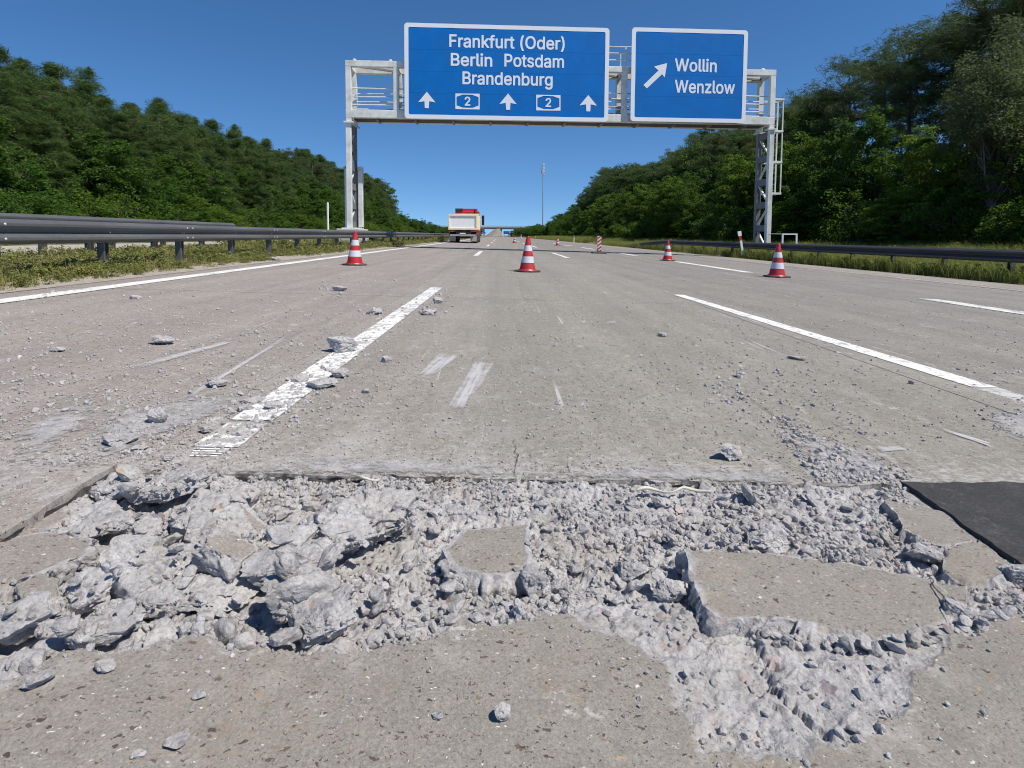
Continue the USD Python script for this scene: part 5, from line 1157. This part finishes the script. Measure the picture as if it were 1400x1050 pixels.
for y in np.arange(190, 400, 11.0):
    for x in (20, 32):
        h, px = sil(1, x, y); plant(f'broad{tr.integers(3)}', x + tr.normal(0, 2), y + tr.normal(0, 2), max(2.5, h * tr.uniform(.8, 1.0)), 'small distant tree at the far end of the right wood', 'distant trees right of the bridge', wide=1.6)
for px, yy, h in ((699, 362, 4.6), (704, 368, 5.6), (709, 372, 6.4), (714, 368, 6.8), (719, 360, 7.0), (725, 352, 7.2), (730, 345, 7.6), (736, 335, 8.0)):
    plant(f'light{tr.integers(2)}', (px - 684) / F * yy, yy, h, 'small green tree by the bridge abutment at the end of the road', 'small trees by the bridge abutment', wide=1.5)
for i, (px, py, yy, w_, lb) in enumerate(((1122, 122, 40, 1.0, 'pine just right of the gantry ladder, lowest of the tall open pines'), (1165, 84, 37, 1.05, 'tall open pine third from the gantry ladder, standing over light green trees'), (1208, 66, 33, 1.0, 'tall open pine between the gantry ladder and the highest pines'), (1250, 48, 30, 1.1, 'broad open pine left of the highest pines at the right'), (1302, 20, 28, 1.0, 'high open pine with sky showing through, left of the birches'), (1338, 4, 26.5, 1.15, 'highest open pine whose crown nearly reaches the top edge, behind the birches'), (1392, -30, 26, 1.1, 'open pine at the right border running out of the top of the picture'))):
    yy *= 1.13; X = at_depth(px, yy); hh = EYE[2] + (320.4 + (px - 684) * .006 - py) / F * yy - zground(X); plant(f'open_pine{i % 2}', X, yy, hh, lb, wide=w_)
plant('birch', 19.6, 21.6, 9.3, 'pale grey-green birch in front of the pines at the right border', rz=1.0, wide=1.1)
plant('birch', 21.5, 24.6, 8.6, 'second birch, half hidden behind the other one at the right border', rz=3.0, wide=1.0)
for x in np.arange(-70, 60, 5.5):
    if -12 < x < 8: continue
    plant(f'broad{tr.integers(3)}', x, 420 + tr.normal(0, 6), tr.uniform(5, 7.0), 'tiny tree on the skyline behind the bridge', 'trees on the skyline behind the bridge', wide=1.9)
# ---- grass and weeds
def tuft(seed, n, h, lean, w, broad=0):
    r = np.random.default_rng(seed); parts = []
    a = r.uniform(0, 2 * PI, n); base = np.c_[r.normal(0, .10, (n, 2)), np.zeros(n)]; L = h * r.uniform(.5, 1.1, n); ln = L * lean * r.random(n)
    t1 = base + np.c_[np.cos(a) * ln * .35, np.sin(a) * ln * .35, L * .6]; t2 = base + np.c_[np.cos(a) * ln, np.sin(a) * ln, L * .95]; s = np.c_[-np.sin(a), np.cos(a), a * 0] * (w * r.uniform(.6, 1.2, n))[:, None]
    V = np.stack([base - s, base + s, t1 + s * .7, t1 - s * .7, t2], 1).reshape(-1, 3); i = np.arange(n) * 5
    parts.append((V, np.vstack([np.c_[i, i + 1, i + 2], np.c_[i, i + 2, i + 3], np.c_[i + 3, i + 2, i + 4]])))
    if broad:
        cs = np.c_[r.normal(0, .09, (broad, 2)), r.uniform(.15, .95, broad) * h]; parts.append(leaves(r, cs, 9, .05, .045, .6, .6))
    return merge(parts)
M_STRAW = leaf_material('dry_straw', (.30, .25, .13), (.62, .54, .32), 0.3)
WEEDS = [(tuft(340 + i, 16, .42, .8, .0035, 0), M_STRAW) for i in range(2)] + [(tuft(345, 20, .16, 1.2, .004, 6), M_STRAW)] + [tuft(300 + i, 16, .30, .7, .004, 16) for i in range(5)] + [tuft(310 + i, 30, .26, .9, .0035, 2) for i in range(3)]
GRASSES = [tuft(320 + i, 46, .45, .8, .004, 0) for i in range(4)] + [tuft(330 + i, 24, .5, .9, .004, 6) for i in range(2)]
def scatter(name, protos, mat, bands, label, hs):
    pos, sc = [], []
    for x0, x1, y0, y1, dens, hmul in bands:
        n = int((x1 - x0) * (y1 - y0) * dens); x = tr.uniform(x0, x1, n); y = tr.uniform(y0, y1, n); cl = meshkit.fbm(np.c_[x * .9, y * .9, x * 0], 3, 5)
        k = cl + tr.uniform(-.15, .15, n) > .40; x, y = x[k], y[k]; z = np.array([zground(q) for q in x]) - .02
        pos.append(np.c_[x, y, z]); s = tr.uniform(.6, 1.25, len(x)) * hmul; sc.append(np.c_[s * tr.uniform(1, 1.4, len(x)), s * 1.2, s])
    pos, sc = np.vstack(pos), np.vstack(sc); n = len(pos); a = tr.uniform(0, 2 * PI, n)
    return instancer(name, protos, mat, pos, np.c_[np.cos(a / 2), a * 0, a * 0, np.sin(a / 2)], sc, tr.integers(0, len(protos), n), label, 'grass')
scatter('median_weeds', WEEDS, M_WEED, [(-5.95, -5.6, 3.5, 14, 80, .48), (-6.9, -5.85, 3.5, 16, 95, .66), (-9.6, -6.9, 4.5, 18, 40, .80), (-6.9, -5.7, 16, 45, 30, .95), (-9.6, -6.9, 18, 60, 9, 1.3), (-7.5, -5.7, 45, 140, 6, 1.6)], 'dry yellowish weeds and grass growing in the median under the left guardrails', 1)
scatter('verge_grass', GRASSES, M_GRASS, [(12.0, 14.5, 9, 30, 60, .95), (14.5, 19, 12, 34, 30, 1.25), (12.0, 14.5, 30, 70, 16, 1.0), (14.5, 19, 34, 80, 8, 1.3), (12, 18, 80, 230, 2.2, 1.9), (-24.5, -22.4, 20, 140, 5, 1.2)], 'long green grass on the verge along the right guardrail', 1)
# ---- labels that single out: alike plants are told apart by their order across the picture
NTH = 'first second third fourth fifth sixth seventh eighth ninth tenth eleventh twelfth thirteenth fourteenth fifteenth sixteenth seventeenth eighteenth nineteenth twentieth twenty-first twenty-second twenty-third twenty-fourth twenty-fifth'.split()
byname = {}
for q in stage.GetPrimAtPath('/World').GetChildren():
    d = q.GetCustomData()
    if d.get('category') in ('tree', 'bush') and d.get('group'):
        t_ = UsdGeom.Xformable(q).GetLocalTransformation().ExtractTranslation(); byname.setdefault(d['label'], []).append((project(t_)[0], str(q.GetPath())))
for lab, found in byname.items():
    for k, (px, path) in enumerate(sorted(found)):
        if len(found) > 1 and k < 25: stage.GetPrimAtPath(path).SetCustomDataByKey('label', f'{lab}, {NTH[k]} from left')
